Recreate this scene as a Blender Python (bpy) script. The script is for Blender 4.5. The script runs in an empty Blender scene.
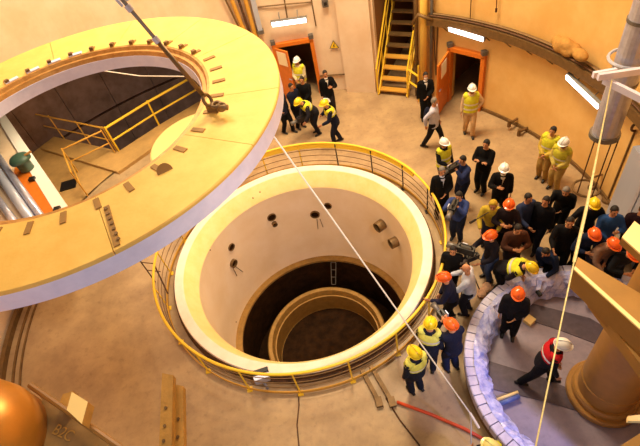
import bpy, bmesh, math, random
from mathutils import Vector, Matrix
import numpy as np
random.seed(7)
PI = math.pi
S = bpy.context.scene
COL = S.collection

# ---------------------------------------------------------------- camera
FPX, TH, RO, CH = 471.312, 0.81372, -0.23694, 9.842
Fw = Vector((0, math.cos(TH), -math.sin(TH)))
R0 = Vector((1, 0, 0)); U0 = R0.cross(Fw)
Rt = math.cos(RO)*R0 + math.sin(RO)*U0
Up = -math.sin(RO)*R0 + math.cos(RO)*U0
CAM = Vector((0, 0, CH))
cd = bpy.data.cameras.new('camera'); co = bpy.data.objects.new('camera', cd); COL.objects.link(co)
m = Matrix((Rt, Up, -Fw)).transposed().to_4x4(); m.translation = CAM
co.matrix_world = m
cd.sensor_width = 36; cd.lens = 36*FPX/640; cd.clip_start = .05; cd.clip_end = 200
S.camera = co

def srgb(c):
    if isinstance(c, str): c = [int(c[i:i+2], 16)/255 for i in (0, 2, 4)]
    return tuple(x/12.92 if x <= .04045 else ((x+.055)/1.055)**2.4 for x in c)

# ---------------------------------------------------------------- light
S.view_settings.view_transform = 'Standard'; S.view_settings.look = 'None'
S.view_settings.gamma = 1; S.view_settings.use_curve_mapping = False
S.view_settings.exposure = 0.0
W = bpy.data.worlds.new('world'); S.world = W; W.use_nodes = True
W.node_tree.nodes['Background'].inputs[0].default_value = (1.0, .86, .68, 1)
W.node_tree.nodes['Background'].inputs[1].default_value = 0.33

def area(name, loc, target, size, energy, color):
    l = bpy.data.lights.new(name, 'AREA'); l.shape = 'DISK'; l.size = size; l.energy = energy; l.color = color
    o = bpy.data.objects.new(name, l); COL.objects.link(o); o.location = loc
    o.rotation_euler = (Vector(target)-Vector(loc)).to_track_quat('-Z', 'Y').to_euler(); return o
def spot(name, loc, target, energy, color, ang, rad=.3, blend=.6):
    l = bpy.data.lights.new(name, 'SPOT'); l.energy = energy; l.color = color; l.spot_size = math.radians(ang); l.spot_blend = blend; l.shadow_soft_size = rad
    o = bpy.data.objects.new(name, l); COL.objects.link(o); o.location = loc
    o.rotation_euler = (Vector(target)-Vector(loc)).to_track_quat('-Z', 'Y').to_euler(); return o
area('hall_floodlight', (2.5, 12, 12.5), (1, 11.5, 0), 3.5, 1750, (1, .78, .48))
area('hall_floodlight_far', (-3, 13, 14), (-1, 9, 0), 3, 700, (1, .82, .58))
spot('pit_floodlight', (3.0, -2.0, 13.0), (-.7, 8.6, -1), 3800, (1, .86, .74), 36, .5, .7)
area('alcove_fill', (-6.8, 14.2, 4.2), (-7.2, 14.6, 0), 1.2, 130, (1, .8, .5))  # added fill that brightens the alcove floor; no lamp seen there
spot('cool_floodlight', (5.5, -1.5, 8.5), (4.0, 4.2, 0), 2700, (.42, .46, 1), 38, .3)
spot('cool_floodlight_left', (-1.5, -3.0, 7.5), (-4.2, 6.0, 5.6), 420, (.72, .72, 1), 75, .5)

# ---------------------------------------------------------------- helpers
def ray(u, v):
    return (Fw + Rt*((u-320)/FPX) - Up*((v-223)/FPX))
def P(u, v, z):
    d = ray(u, v); return CAM + d*((z-CH)/d.z)
CX, CY = -.691, 8.157
def WP(u, v, R=8.2):
    d = ray(u, v); ax, ay = -CX, -CY
    a = d.x**2+d.y**2; b = 2*(ax*d.x+ay*d.y); c = ax*ax+ay*ay-R*R
    t = (-b+math.sqrt(b*b-4*a*c))/2/a
    return CAM + d*t
def cyl(r, az, z, c=(CX, CY)):
    a = math.radians(az); return Vector((c[0]+r*math.cos(a), c[1]+r*math.sin(a), z))

def link(name, me, parent=None, mat=None):
    o = bpy.data.objects.new(name, me); COL.objects.link(o)
    if mat is not None and me is not None and not me.materials: me.materials.append(mat)
    if parent is not None:
        o.parent = parent
        o.matrix_parent_inverse = Matrix.Identity(4)
        # geometry authored in world space: undo the parent's placement
        if not getattr(parent, '_', None): o.matrix_local = winv(parent)
    return o
_w = {}
def wmat(o):
    k = o.name
    if k in _w: return _w[k]
    mm = o.matrix_basis.copy()
    if o.parent: mm = wmat(o.parent) @ mm
    _w[k] = mm; return mm
def winv(o): return wmat(o).inverted()
def obj(name, bm, mat, parent=None, smooth=False, local=False):
    me = bpy.data.meshes.new(name)
    bmesh.ops.recalc_face_normals(bm, faces=bm.faces)
    bm.to_mesh(me); bm.free()
    if smooth:
        for p in me.polygons: p.use_smooth = True
    me.materials.append(mat)
    o = bpy.data.objects.new(name, me); COL.objects.link(o)
    if parent is not None:
        o.parent = parent
        if not local: o.matrix_local = winv(parent)
    return o
def tag(o, label=None, cat=None, group=None, kind=None):
    if label: o['label'] = label
    if cat: o['category'] = cat
    if group: o['group'] = group
    if kind: o['kind'] = kind
    return o
def empty(name, loc, label, cat, group=None, rz=0):
    o = bpy.data.objects.new(name, None); COL.objects.link(o); o.location = loc; o.rotation_euler = (0, 0, rz)
    o.empty_display_size = .2
    return tag(o, label, cat, group)
def B(): return bmesh.new()
def box(bm, c, s, M=None):
    vs = []
    for k in range(8):
        p = Vector(((k & 1)-.5, ((k >> 1) & 1)-.5, ((k >> 2) & 1)-.5))
        p = Vector((p.x*s[0], p.y*s[1], p.z*s[2]))
        if M: p = M @ p
        vs.append(bm.verts.new(p+Vector(c)))
    for f in ((0,1,3,2),(4,6,7,5),(0,4,5,1),(2,3,7,6),(0,2,6,4),(1,5,7,3)): bm.faces.new([vs[i] for i in f])
    return bm
def frame(d, up=(0, 0, 1)):
    d = Vector(d).normalized(); up = Vector(up)
    if abs(d.dot(up)) > .98: up = Vector((0, 1, 0)) if abs(d.y) < .9 else Vector((1, 0, 0))
    x = up.cross(d).normalized(); y = d.cross(x).normalized(); return x, y, d
def bar(bm, a, b, w, h, up=(0, 0, 1)):
    a, b = Vector(a), Vector(b); x, y, d = frame(b-a, up)
    M = Matrix((x, y, d)).transposed()
    return box(bm, (a+b)/2, (w, h, (b-a).length), M)
def tube(bm, pts, rad, seg=8, front=None, cap=True):
    """sweep of elliptical rings; rad items: r or (rx,ry)"""
    pts = [Vector(p) for p in pts]; n = len(pts); rings = []
    if not isinstance(rad, (list, tuple)): rad = [rad]*n
    prevx = None
    for i, p in enumerate(pts):
        d = (pts[min(i+1, n-1)]-pts[max(i-1, 0)]).normalized()
        if front is not None:
            y = (Vector(front)-d*d.dot(Vector(front))).normalized(); x = y.cross(d).normalized()
        elif prevx is None:
            x, y, _ = frame(d)
        else:
            x = (prevx-d*d.dot(prevx)).normalized(); y = d.cross(x)
        prevx = x
        r = rad[i]; rx, ry = (r if isinstance(r, (list, tuple)) else (r, r))
        rings.append([bm.verts.new(p+x*rx*math.cos(2*PI*k/seg)+y*ry*math.sin(2*PI*k/seg)) for k in range(seg)])
    for a, b in zip(rings, rings[1:]):
        for k in range(seg): bm.faces.new((a[k], a[(k+1) % seg], b[(k+1) % seg], b[k]))
    if cap: bm.faces.new(rings[0][::-1]); bm.faces.new(rings[-1])
    return bm
def rev(bm, prof, c=(CX, CY), a0=0, a1=360, seg=96, closed=False):
    """revolve profile [(r,z)] about vertical axis; closed => profile loop, solid sector"""
    full = abs(a1-a0) >= 359.9; n = seg if full else seg+1
    cols = []
    for i in range(n):
        a = math.radians(a0+(a1-a0)*i/seg)
        cols.append([bm.verts.new((c[0]+r*math.cos(a), c[1]+r*math.sin(a), z)) for r, z in prof])
    L = len(prof); m_ = L if closed else L-1
    for i in range(n if full else n-1):
        A, Bc = cols[i], cols[(i+1) % n]
        for j in range(m_): bm.faces.new((A[j], Bc[j], Bc[(j+1) % L], A[(j+1) % L]))
    if closed and not full:
        bm.faces.new(cols[0]); bm.faces.new(cols[-1][::-1])
    return bm
def sphere(bm, c, r, seg=12, rings=8, M=None, z0=-1):
    sc = r if isinstance(r, (tuple, list)) else (r, r, r); c = Vector(c); cols = []
    zs = [(-PI/2 if z0 < -.99 else math.asin(z0))+(PI/2-(-PI/2 if z0 < -.99 else math.asin(z0)))*j/rings for j in range(rings+1)]
    for t in zs:
        row = []
        for k in range(seg):
            a = 2*PI*k/seg; p = Vector((sc[0]*math.cos(t)*math.cos(a), sc[1]*math.cos(t)*math.sin(a), sc[2]*math.sin(t)))
            if M: p = M @ p
            row.append(bm.verts.new(p+c))
        cols.append(row)
    for a, b in zip(cols, cols[1:]):
        for k in range(seg): bm.faces.new((a[k], a[(k+1) % seg], b[(k+1) % seg], b[k]))
    bm.faces.new(cols[0][::-1]); bmesh.ops.remove_doubles(bm, verts=cols[-1]+(cols[0] if z0 < -.99 else []), dist=1e-5)
    return bm
def poly(bm, pts, z0, z1):
    lo = [bm.verts.new((p[0], p[1], z0)) for p in pts]; hi = [bm.verts.new((p[0], p[1], z1)) for p in pts]; n = len(pts)
    bm.faces.new(lo[::-1]); bm.faces.new(hi)
    for i in range(n): bm.faces.new((lo[i], lo[(i+1) % n], hi[(i+1) % n], hi[i]))
    return bm

# ---------------------------------------------------------------- materials
def mat(name, color, rough=.6, metal=0, noise=0, nscale=6, color2=None, bump=0, bscale=40, emit=None, spec=.5, coat=0):
    mt = bpy.data.materials.new(name); mt.use_nodes = True; nt = mt.node_tree; b = nt.nodes['Principled BSDF']
    c = srgb(color); b.inputs['Base Color'].default_value = (*c, 1)
    b.inputs['Roughness'].default_value = rough; b.inputs['Metallic'].default_value = metal
    b.inputs['Specular IOR Level'].default_value = spec; b.inputs['Coat Weight'].default_value = coat
    if noise or bump:
        tc = nt.nodes.new('ShaderNodeTexCoord')
    if noise:
        n = nt.nodes.new('ShaderNodeTexNoise'); n.inputs['Scale'].default_value = nscale; n.inputs['Detail'].default_value = 6; n.inputs['Roughness'].default_value = .65
        nt.links.new(tc.outputs['Object'], n.inputs['Vector'])
        r = nt.nodes.new('ShaderNodeValToRGB'); r.color_ramp.elements[0].position = .35; r.color_ramp.elements[1].position = .65
        c2 = srgb(color2) if color2 else tuple(x*(1-noise) for x in c)
        r.color_ramp.elements[0].color = (*c2, 1); r.color_ramp.elements[1].color = (*c, 1)
        nt.links.new(n.outputs['Fac'], r.inputs['Fac']); nt.links.new(r.outputs['Color'], b.inputs['Base Color'])
    if bump:
        n2 = nt.nodes.new('ShaderNodeTexNoise'); n2.inputs['Scale'].default_value = bscale; n2.inputs['Detail'].default_value = 4
        nt.links.new(tc.outputs['Object'], n2.inputs['Vector'])
        bp = nt.nodes.new('ShaderNodeBump'); bp.inputs['Strength'].default_value = bump; bp.inputs['Distance'].default_value = .02
        nt.links.new(n2.outputs['Fac'], bp.inputs['Height']); nt.links.new(bp.outputs['Normal'], b.inputs['Normal'])
    if emit:
        b.inputs['Emission Color'].default_value = (*srgb(color), 1); b.inputs['Emission Strength'].default_value = emit
    return mt
M = {}
M['wall'] = mat('painted_wall', 'ecc078', .5, noise=.1, nscale=1.2, color2='e2b064', bump=.15, bscale=8)
M['wall_pale'] = mat('pale_painted_wall', 'ecd4b8', .55, noise=.1, nscale=1.2, color2='e2c4a2', bump=.1, bscale=8)
M['yellow_slab'] = mat('yellow_slab_paint', 'eac265', .6, noise=.06, nscale=3, color2='e2b656', bump=.1, bscale=20)
M['lilac'] = mat('pale_grey_lilac_paint', 'e4e2fa', .5, noise=.05, nscale=4, color2='d8d6f0')
M['brass_step'] = mat('ochre_steel', 'cf9c55', .4, .3, noise=.3, nscale=8, color2='b07a3a')
M['recess'] = mat('brown_recess', '9a7236', .7)
M['collar'] = mat('cream_concrete', 'f6e6d4', .55, noise=.1, nscale=3, color2='f0dcc4')
M['bevel'] = mat('yellow_cream_paint', 'fae7a6', .45, noise=.06, nscale=3, color2='f6dc8e')
M['lining'] = mat('beige_steel_lining', 'f4e2cc', .4, .0, noise=.08, nscale=1.0, color2='ecd6b8')
M['ledge'] = mat('ochre_ledge', 'a9803f', .5, .3, noise=.3, nscale=6)
M['rust'] = mat('dark_rusty_steel', '6a4426', .6, .3, noise=.4, nscale=14, color2='3c2617', bump=.3)
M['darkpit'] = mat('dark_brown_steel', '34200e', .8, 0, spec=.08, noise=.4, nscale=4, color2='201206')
M['yellow'] = mat('yellow_rail_paint', 'f0c52e', .4)
M['ochre_rail'] = mat('orange_rail_paint', 'd09a3c', .45)
M['orange'] = mat('orange_door_paint', 'e07a22', .42, noise=.15, nscale=5)
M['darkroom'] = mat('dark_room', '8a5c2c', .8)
M['steel'] = mat('brushed_steel', 'c2c4dc', .3, .5, noise=.2, nscale=10)
M['grey'] = mat('grey_metal', '7a7570', .45, .5, noise=.25, nscale=8)
M['brown_metal'] = mat('brown_metal', '80623c', .5, .4, noise=.3, nscale=9)
M['rope'] = mat('white_rope', 'f0e8dc', .8)
M['rope_y'] = mat('straw_rope', 'e6d28c', .8, noise=.3, nscale=30)
M['black'] = mat('black_cloth', '17151a', .85, bump=.4, bscale=30)
M['black_gear'] = mat('black_plastic', '151416', .4)
M['glow'] = mat('lamp_diffuser', 'ffffff', .4, emit=4)
M['white'] = mat('white_paint', 'efeae4', .5)
M['beam'] = mat('ochre_beam_paint', 'a67838', .5, noise=.15, nscale=4)
M['cream_beam'] = mat('cream_yellow_paint', 'f6d68c', .5)
M['tankgold'] = mat('brass_tank', 'c8842c', .35, .4, noise=.15, nscale=3)
M['timber'] = mat('timber', 'c08c3a', .6, noise=.25, nscale=9, bump=.2)
M['foil'] = mat('wrapped_plastic', 'd4d6ff', .15, noise=.2, nscale=7, color2='9098e0', bump=.9, bscale=9, coat=.4)
M['block'] = mat('pale_stone_block', 'cfcae6', .4, noise=.15, nscale=12, bump=.2)
M['paper'] = mat('paper_notice', 'f6e6c0', .8)
M['blue_steel'] = mat('pale_blue_steel', 'b9c0d6', .35, .3)
M['skin'] = mat('skin', 'c68a62', .55)
M['eye'] = mat('eye_dark', '20140e', .3)
M['mouth'] = mat('lip', '9a5545', .5)
M['hair_dark'] = mat('dark_hair', '1c1512', .7); M['hair_grey'] = mat('grey_hair', '7a736c', .7)
M['vest'] = mat('hi_vis_yellow', 'e6e238', .7); M['reflect'] = mat('reflective_tape', 'e8e6da', .3, .3)
M['shoe'] = mat('black_leather', '120e0c', .4)
M['green'] = mat('green_enamel', '3d5a4c', .4)
_cm = {}
def cloth(hexc):
    if hexc not in _cm: _cm[hexc] = mat('cloth_'+hexc, hexc, .85, spec=.2, noise=.2, nscale=14, bump=.5, bscale=22)
    return _cm[hexc]
def hard(hexc):
    k = 'h'+hexc
    if k not in _cm: _cm[k] = mat('shell_'+hexc, hexc, .25, coat=.3)
    return _cm[k]

# floor material: warm mottled epoxy, darker scuffs, faint tile grid
def floor_mat(name, c1, c2, c3):
    mt = bpy.data.materials.new(name); mt.use_nodes = True; nt = mt.node_tree; b = nt.nodes['Principled BSDF']
    tc = nt.nodes.new('ShaderNodeTexCoord')
    def ns(s, d, ro=.6):
        n = nt.nodes.new('ShaderNodeTexNoise'); n.inputs['Scale'].default_value = s; n.inputs['Detail'].default_value = d; n.inputs['Roughness'].default_value = ro
        nt.links.new(tc.outputs['Object'], n.inputs['Vector']); return n
    a, e = ns(.9, 8, .7), ns(7, 6)
    r = nt.nodes.new('ShaderNodeValToRGB'); r.color_ramp.elements[0].position = .38; r.color_ramp.elements[1].position = .62
    r.color_ramp.elements[0].color = (*srgb(c2), 1); r.color_ramp.elements[1].color = (*srgb(c1), 1)
    nt.links.new(a.outputs['Fac'], r.inputs['Fac'])
    r2 = nt.nodes.new('ShaderNodeValToRGB'); r2.color_ramp.elements[0].position = .55; r2.color_ramp.elements[1].position = .75
    nt.links.new(e.outputs['Fac'], r2.inputs['Fac'])
    mx = nt.nodes.new('ShaderNodeMixRGB'); mx.inputs['Color2'].default_value = (*srgb(c3), 1)
    mul = nt.nodes.new('ShaderNodeMath'); mul.operation = 'MULTIPLY'; mul.inputs[1].default_value = .45
    nt.links.new(r2.outputs['Color'], mul.inputs[0]); nt.links.new(mul.outputs[0], mx.inputs['Fac'])
    nt.links.new(r.outputs['Color'], mx.inputs['Color1']); nt.links.new(mx.outputs['Color'], b.inputs['Base Color'])
    b.inputs['Roughness'].default_value = .45
    bp = nt.nodes.new('ShaderNodeBump'); bp.inputs['Strength'].default_value = .15; nt.links.new(e.outputs['Fac'], bp.inputs['Height']); nt.links.new(bp.outputs['Normal'], b.inputs['Normal'])
    return mt
M['floor'] = floor_mat('hall_floor', 'b89b73', '9d8160', '745b44')
M['floor2'] = floor_mat('platform_floor', '94889a', '7e7486', '665e70')
M['deck'] = mat('tan_deck', 'c39a5e', .5, noise=.25, nscale=2)

# ================================================================ SETTING
b = B(); rev(b, [(3.44, 0), (8.5, 0), (8.5, -.3), (3.44, -.3)], closed=True, seg=128)
fl = tag(obj('floor', b, M['floor']), kind='structure')
b = B(); rev(b, [(8.5, 0), (13, 0), (13, -.3), (8.5, -.3)], closed=True, a0=28, a1=92, seg=40)
tag(obj('floor', b, M['floor']), kind='structure')

R1, R2 = 8.2, 8.55
def arcwall(b, a0, a1, z0, z1, r0=R1, r1=R2):
    rev(b, [(r0, z0), (r1, z0), (r1, z1), (r0, z1)], a0=a0, a1=a1, seg=max(2, int(abs(a1-a0)/2.5)), closed=True)
ZT = 13
D1 = (76.4, 86.0, 2.12); D2 = (33.6, 41.9, 1.95); ST = (50.2, 60.6)
b = B(); arcwall(b, -55, D2[0], 0, ZT); arcwall(b, D2[0], D2[1], D2[2], ZT); arcwall(b, D2[1], ST[0], 0, ZT)
tag(obj('wall_right', b, M['wall'], smooth=False), kind='structure')
b = B(); arcwall(b, ST[0], ST[1], 5.2, ZT); arcwall(b, ST[1], D1[0], 0, ZT); arcwall(b, D1[0], D1[1], D1[2], ZT); arcwall(b, D1[1], 104, 0, ZT)
tag(obj('wall_back', b, M['wall_pale']), kind='structure')
b = B(); arcwall(b, 104, 125, 3.6, ZT); arcwall(b, 125, 169, 4.2, ZT); arcwall(b, 169, 236, 0, ZT)
tag(obj('wall_left', b, M['wall_pale']), kind='structure')
# pilaster left of stairs
pil = B(); rev(pil, [(7.95, 0), (8.2, 0), (8.2, 4.2), (7.95, 4.2)], a0=61, a1=69, seg=4, closed=True)
tag(obj('trim_1', pil, M['wall_pale']), kind='structure')
# kerb along the left wall, and plinth along right
k = B()
for r, w_, h in ((8.08, .12, .16), (7.78, .05, .05), (7.6, .04, .04)):
    rev(k, [(r-w_, 0), (r, 0), (r, h), (r-w_, h)], a0=170, a1=236, seg=40, closed=True)
tag(obj('trim_2', k, M['brown_metal']), kind='structure')
k = B(); rev(k, [(8.14, 0), (8.2, 0), (8.2, .1), (8.14, .1)], a0=-50, a1=33.5, seg=40, closed=True)
tag(obj('baseboard_right', k, M['brown_metal']), kind='structure')

# alcove (equipment opening) behind the railing: dark curved wall of panels
al = B(); arcwall(al, 95, 175, -4, 4.8, 13.3, 13.6); rev(al, [(8.6, 4.4), (13.6, 4.4), (13.6, 4.7), (8.6, 4.7)], a0=98, a1=172, seg=20, closed=True)  # unseen ceiling slab added to keep world light out of the alcove
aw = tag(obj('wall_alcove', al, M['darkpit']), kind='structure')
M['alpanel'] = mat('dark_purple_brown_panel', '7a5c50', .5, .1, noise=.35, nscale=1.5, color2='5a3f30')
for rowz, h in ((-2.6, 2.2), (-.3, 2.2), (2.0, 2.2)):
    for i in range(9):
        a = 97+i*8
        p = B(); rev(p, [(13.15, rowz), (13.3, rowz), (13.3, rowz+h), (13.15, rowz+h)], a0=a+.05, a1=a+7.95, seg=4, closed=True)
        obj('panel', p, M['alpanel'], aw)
# alcove floor (left of the rail corner) and pit beyond the rail
cA, cB, cC = P(119, 151, 0), P(159, 125, 0), P(215, 92, 0)
cL = P(16, 128, 0)
fb = B(); ctr = Vector((CX, CY, 0))
pts = [cyl(8.45, 150, 0), cyl(8.45, 140, 0), cyl(8.45, 130, 0), cyl(8.45, 120, 0), cyl(8.45, 110, 0), cyl(8.45, 103, 0), cC+(cC-cB)*.4, cB, cA, cA+(cL-cA)*.6, cyl(13.1, 150, 0), cyl(13.1, 160, 0), cyl(13.1, 170, 0), cyl(8.45, 170, 0), cyl(8.45, 160, 0)]
poly(fb, pts, -.3, 0)
tag(obj('floor', fb, M['deck']), kind='structure')
# raised deck step
sd = B(); poly(sd, [P(118, 172, .12), P(148, 151, .12), P(183, 122, .12), P(160, 127, .12), P(119, 154, .12), P(62, 142, .12), P(40, 148, .12)], 0, .12)
tag(obj('deck_step', sd, M['deck']), 'low tan deck step behind the suspended ring, beside the yellow railing', 'step')

# ================================================================ REACTOR PIT
pit = empty('reactor_pit', (CX, CY, 0), 'large round cream-lined reactor pit with raised yellow-edged collar', 'pit')
def rpart(name, prof, mt, smooth=True, a0=0, a1=360, seg=128, parent=pit, closed=False, c=(CX, CY)):
    bb = B(); rev(bb, prof, a0=a0, a1=a1, seg=seg, closed=closed, c=c)
    o = obj(name, bb, mt, parent)
    if smooth:
        for p in o.data.polygons: p.use_smooth = True
        try: o.data.set_sharp_from_angle(angle=math.radians(30))
        except Exception: pass
    return o
rpart('collar', [(3.44, -.05), (3.44, .3), (3.42, .35), (3.2, .36), (3.18, .34)], M['collar'])
rpart('collar_skirt', [(3.5, 0), (3.5, .1), (3.46, .12), (3.46, .3), (3.44, .31)], M['rust'])
rpart('bevel', [(3.18, .34), (3.05, .12), (2.95, -.06), (2.92, -.14)], M['bevel'])
rpart('lining', [(2.92, -.14), (2.92, -3.58)], M['lining'])
rpart('ledge', [(2.92, -3.58), (2.70, -3.58), (2.70, -3.66)], M['ledge'])
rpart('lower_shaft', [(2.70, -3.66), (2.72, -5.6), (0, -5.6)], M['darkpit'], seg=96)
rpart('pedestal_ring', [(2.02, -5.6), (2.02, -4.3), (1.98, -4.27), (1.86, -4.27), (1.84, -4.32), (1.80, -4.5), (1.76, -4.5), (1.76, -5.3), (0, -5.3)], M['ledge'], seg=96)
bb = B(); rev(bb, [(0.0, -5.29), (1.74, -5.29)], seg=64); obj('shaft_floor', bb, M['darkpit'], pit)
# pipe sleeves in the lining
def sleeve(u, v, r, L, tilt=0):
    c = WP(u, v, 2.92); n = Vector((CX-c.x, CY-c.y, 0)).normalized()
    q = B(); x, y, _ = frame(n)
    N = 20; rings = []
    for rr_, off in ((r, 0), (r, L), (r*.82, L), (r*.8, L*.2)):
        rings.append([q.verts.new(c+n*(off-.005)+x*rr_*math.cos(2*PI*k/N)+y*rr_*math.sin(2*PI*k/N)) for k in range(N)])
    for a_, b_ in zip(rings, rings[1:]):
        for k in range(N): q.faces.new((a_[k], a_[(k+1) % N], b_[(k+1) % N], b_[k]))
    s = obj('pipe_sleeve', q, M['brown_metal'], pit)
    q = B(); q.faces.new([q.verts.new(c+n*(L*.2)+x*r*.82*math.cos(2*PI*k/N)+y*r*.82*math.sin(2*PI*k/N)) for k in range(N)])
    obj('sleeve_bore', q, M['darkpit'], s)
for a in ((231, 247, .13, .05), (232.5, 263, .14, .1), (271.5, 217, .15, .05), (274, 223, .09, .12), (315, 214, .16, .06), (328, 205.5, .13, .05), (383, 223.5, .17, .26), (397, 241, .16, .24)): sleeve(*a)
# stain streaks are small pipes hanging under two sleeves
for (u, v, du, dv) in ((317, 219, 1, 10), (320, 219, 3, 8), (235, 266, 8, 6), (233, 268, 4, 8)):
    q = B(); tube(q, [WP(u, v, 2.88), WP(u+du, v+dv, 2.9)], .012, 5); obj('drain_pipe', q, M['brown_metal'], pit)
for u, v in ((210, 250), (253, 198), (236, 322), (260, 192)):
    q = B(); sphere(q, WP(u, v, 2.92), .025, 6, 4); obj('bolt', q, M['brown_metal'], pit)
# small things inside the shaft: ladder bars between ledge and pedestal
q = B()
for a in (70, 74): tube(q, [cyl(2.68, a, -3.7), cyl(2.1, a, -4.25)], .015, 5)
for t in (0, .33, .66, 1):
    tube(q, [cyl(2.68, 70, -3.7).lerp(cyl(2.1, 70, -4.25), t), cyl(2.68, 74, -3.7).lerp(cyl(2.1, 74, -4.25), t)], .012, 5)
obj('access_ladder', q, M['grey'], pit)
q = B()
for a in (-20, -16): tube(q, [cyl(2.68, a, -3.7), cyl(2.05, a, -4.25)], .02, 5)
obj('support_strut', q, M['ochre_rail'], pit)

# railing round the pit
rl = empty('pit_railing', (CX, CY, 0), 'yellow circular guard railing around the reactor pit', 'railing')
def ringtube(name, r, z, rad, mt, parent, a0=0, a1=360, seg=120, h=None):
    bb = B(); n = 6
    prof = [(r+rad*math.cos(2*PI*k/n), z+(h or rad)*math.sin(2*PI*k/n)) for k in range(n)]
    rev(bb, prof, a0=a0, a1=a1, seg=seg, closed=True)
    return obj(name, bb, mt, parent, smooth=True)
ringtube('top_rail', 3.72, .98, .035, M['yellow'], rl)
ringtube('toe_board', 3.72, .08, .012, M['ochre_rail'], rl, h=.07)
rpart('rail_band', [(3.70, .80), (3.75, .80), (3.80, .95), (3.75, .95)], M['yellow'], parent=rl, closed=True, a0=20, a1=120, seg=60, smooth=False)
for z in (.3, .52, .74): ringtube('mid_rail', 3.7, z, .011, M['brown_metal'], rl)
for i in range(20):
    q = B(); a = 9+i*18; tube(q, [cyl(3.72, a, 0), cyl(3.72, a, .96)], .02, 6)
    f = cyl(3.72, a, .015); box(q, f, (.12, .12, .03)); obj('post', q, M['black_gear'] if i in (0, 1, 2, 3) else M['yellow'], rl)
q = B()
for z in (.55, .9): tube(q, [cyl(3.75, 176, z), cyl(4.15, 174, z)], .015, 6)
tube(q, [cyl(4.15, 174, 0), cyl(4.15, 174, .95)], .018, 6); tube(q, [cyl(3.74, 177, .95), cyl(3.6, 186, .35)], .02, 6)
obj('gate_bar', q, M['rust'], rl)
# small grey box on the rim
g = empty('junction_box', cyl(3.62, 249, 0), 'small grey junction box with dark strap on the near rim of the pit', 'box')
q = B(); c = P(262, 379, .4); bar(q, c+Vector((-.16, 0, 0)), c+Vector((.16, .03, 0)), .12, .2); tube(q, [cyl(3.62, 249, 0), Vector((c.x, c.y, .32))], .03, 6); obj('body', q, M['steel'], g)
q = B(); c2 = P(261, 372, .5); bar(q, c2+Vector((-.17, 0, 0)), c2+Vector((.16, .03, 0)), .1, .07); obj('strap', q, M['black_gear'], g)

# ================================================================ SUSPENDED RING SLAB
RC = (-3.364, 6.749); RZ = 6.3
ring = empty('suspended_ring', (RC[0], RC[1], RZ), 'huge yellow-topped annular slab hanging over the left of the hall', 'ring slab')
joints = [-70, -33, -10.4, 25.4, 50, 78, 107.9, 150, 195, 245, 290]
for i in range(len(joints)-1):
    a0, a1 = joints[i], joints[i+1]
    q = B(); rev(q, [(3.3, RZ-.015), (3.285, RZ), (2.22, RZ), (2.22, RZ-.05), (3.3, RZ-.05)], a0=a0+.09, a1=a1-.09, seg=max(4, int((a1-a0)/2.5)), closed=True, c=RC)
    obj('top_segment', q, M['yellow_slab'], ring)
rpart('outer_band', [(3.285, RZ-.05), (3.3, RZ-.05), (3.3, RZ-.3), (3.285, RZ-.3)], M['lilac'], parent=ring, c=RC, closed=True, smooth=False, seg=160)
rpart('core', [(3.285, RZ-.05), (2.2, RZ-.05), (2.2, RZ-.28), (3.285, RZ-.28)], M['lilac'], parent=ring, c=RC, closed=True, smooth=False, seg=120)
rpart('inner_step', [(2.22, RZ-.005), (2.18, RZ-.005), (2.15, RZ-.06), (2.09, RZ-.06), (2.06, RZ-.13), (2.2, RZ-.13)], M['brass_step'], parent=ring, c=RC, closed=True, smooth=False)
rpart('inner_lip', [(2.2, RZ-.13), (2.05, RZ-.13), (2.05, RZ-.34), (2.2, RZ-.34)], M['lilac'], parent=ring, c=RC, closed=True, smooth=False)
for i in range(36):
    a = -90+i*10
    q = B(); c = cyl(2.37, a, RZ+.004, RC); x = Vector((math.cos(math.radians(a)), math.sin(math.radians(a)), 0)); t = Vector((-x.y, x.x, 0))
    Mx = Matrix((x, t, Vector((0, 0, 1)))).transposed()
    big = 20 < a % 360 < 175
    box(q, c-x*(.06 if big else 0), (.16 if big else .2, .075, .02), Mx)
    pl = obj('anchor_plate', q, M['recess'], ring)
    if big:
        q = B(); box(q, c-x*.1+Vector((0, 0, .03)), (.07, .07, .05), Mx); obj('lug', q, M['brown_metal'], pl)
# pale tabs between anchors on the far-left inner edge
for i in range(7):
    a = 98+i*10
    q = B(); c = cyl(2.27, a, RZ+.008, RC); x = Vector((math.cos(math.radians(a)), math.sin(math.radians(a)), 0)); t = Vector((-x.y, x.x, 0))
    box(q, c, (.09, .24, .02), Matrix((x, t, Vector((0, 0, 1)))).transposed()); obj('pale_tab', q, M['lilac'], ring)
q = B(); tube(q, [P(165, 171, RZ-.01), P(165, 171, RZ+.012)], .1, 18); obj('hole_disc', q, M['recess'], ring)  # flat brown disc colours in the dark of an oval hole
# perforated strip at joint -70
q = B(); bar(q, cyl(2.5, -68, RZ+.006, RC), cyl(3.24, -69, RZ+.006, RC), .07, .016); st = obj('joint_strip', q, M['recess'], ring)
for i in range(7):
    q = B(); c = cyl(2.56+i*.1, -68.3, RZ+.016, RC); tube(q, [c, c+Vector((0, 0, .012))], .022, 8); obj('bolt', q, M['brown_metal'], st)
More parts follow.
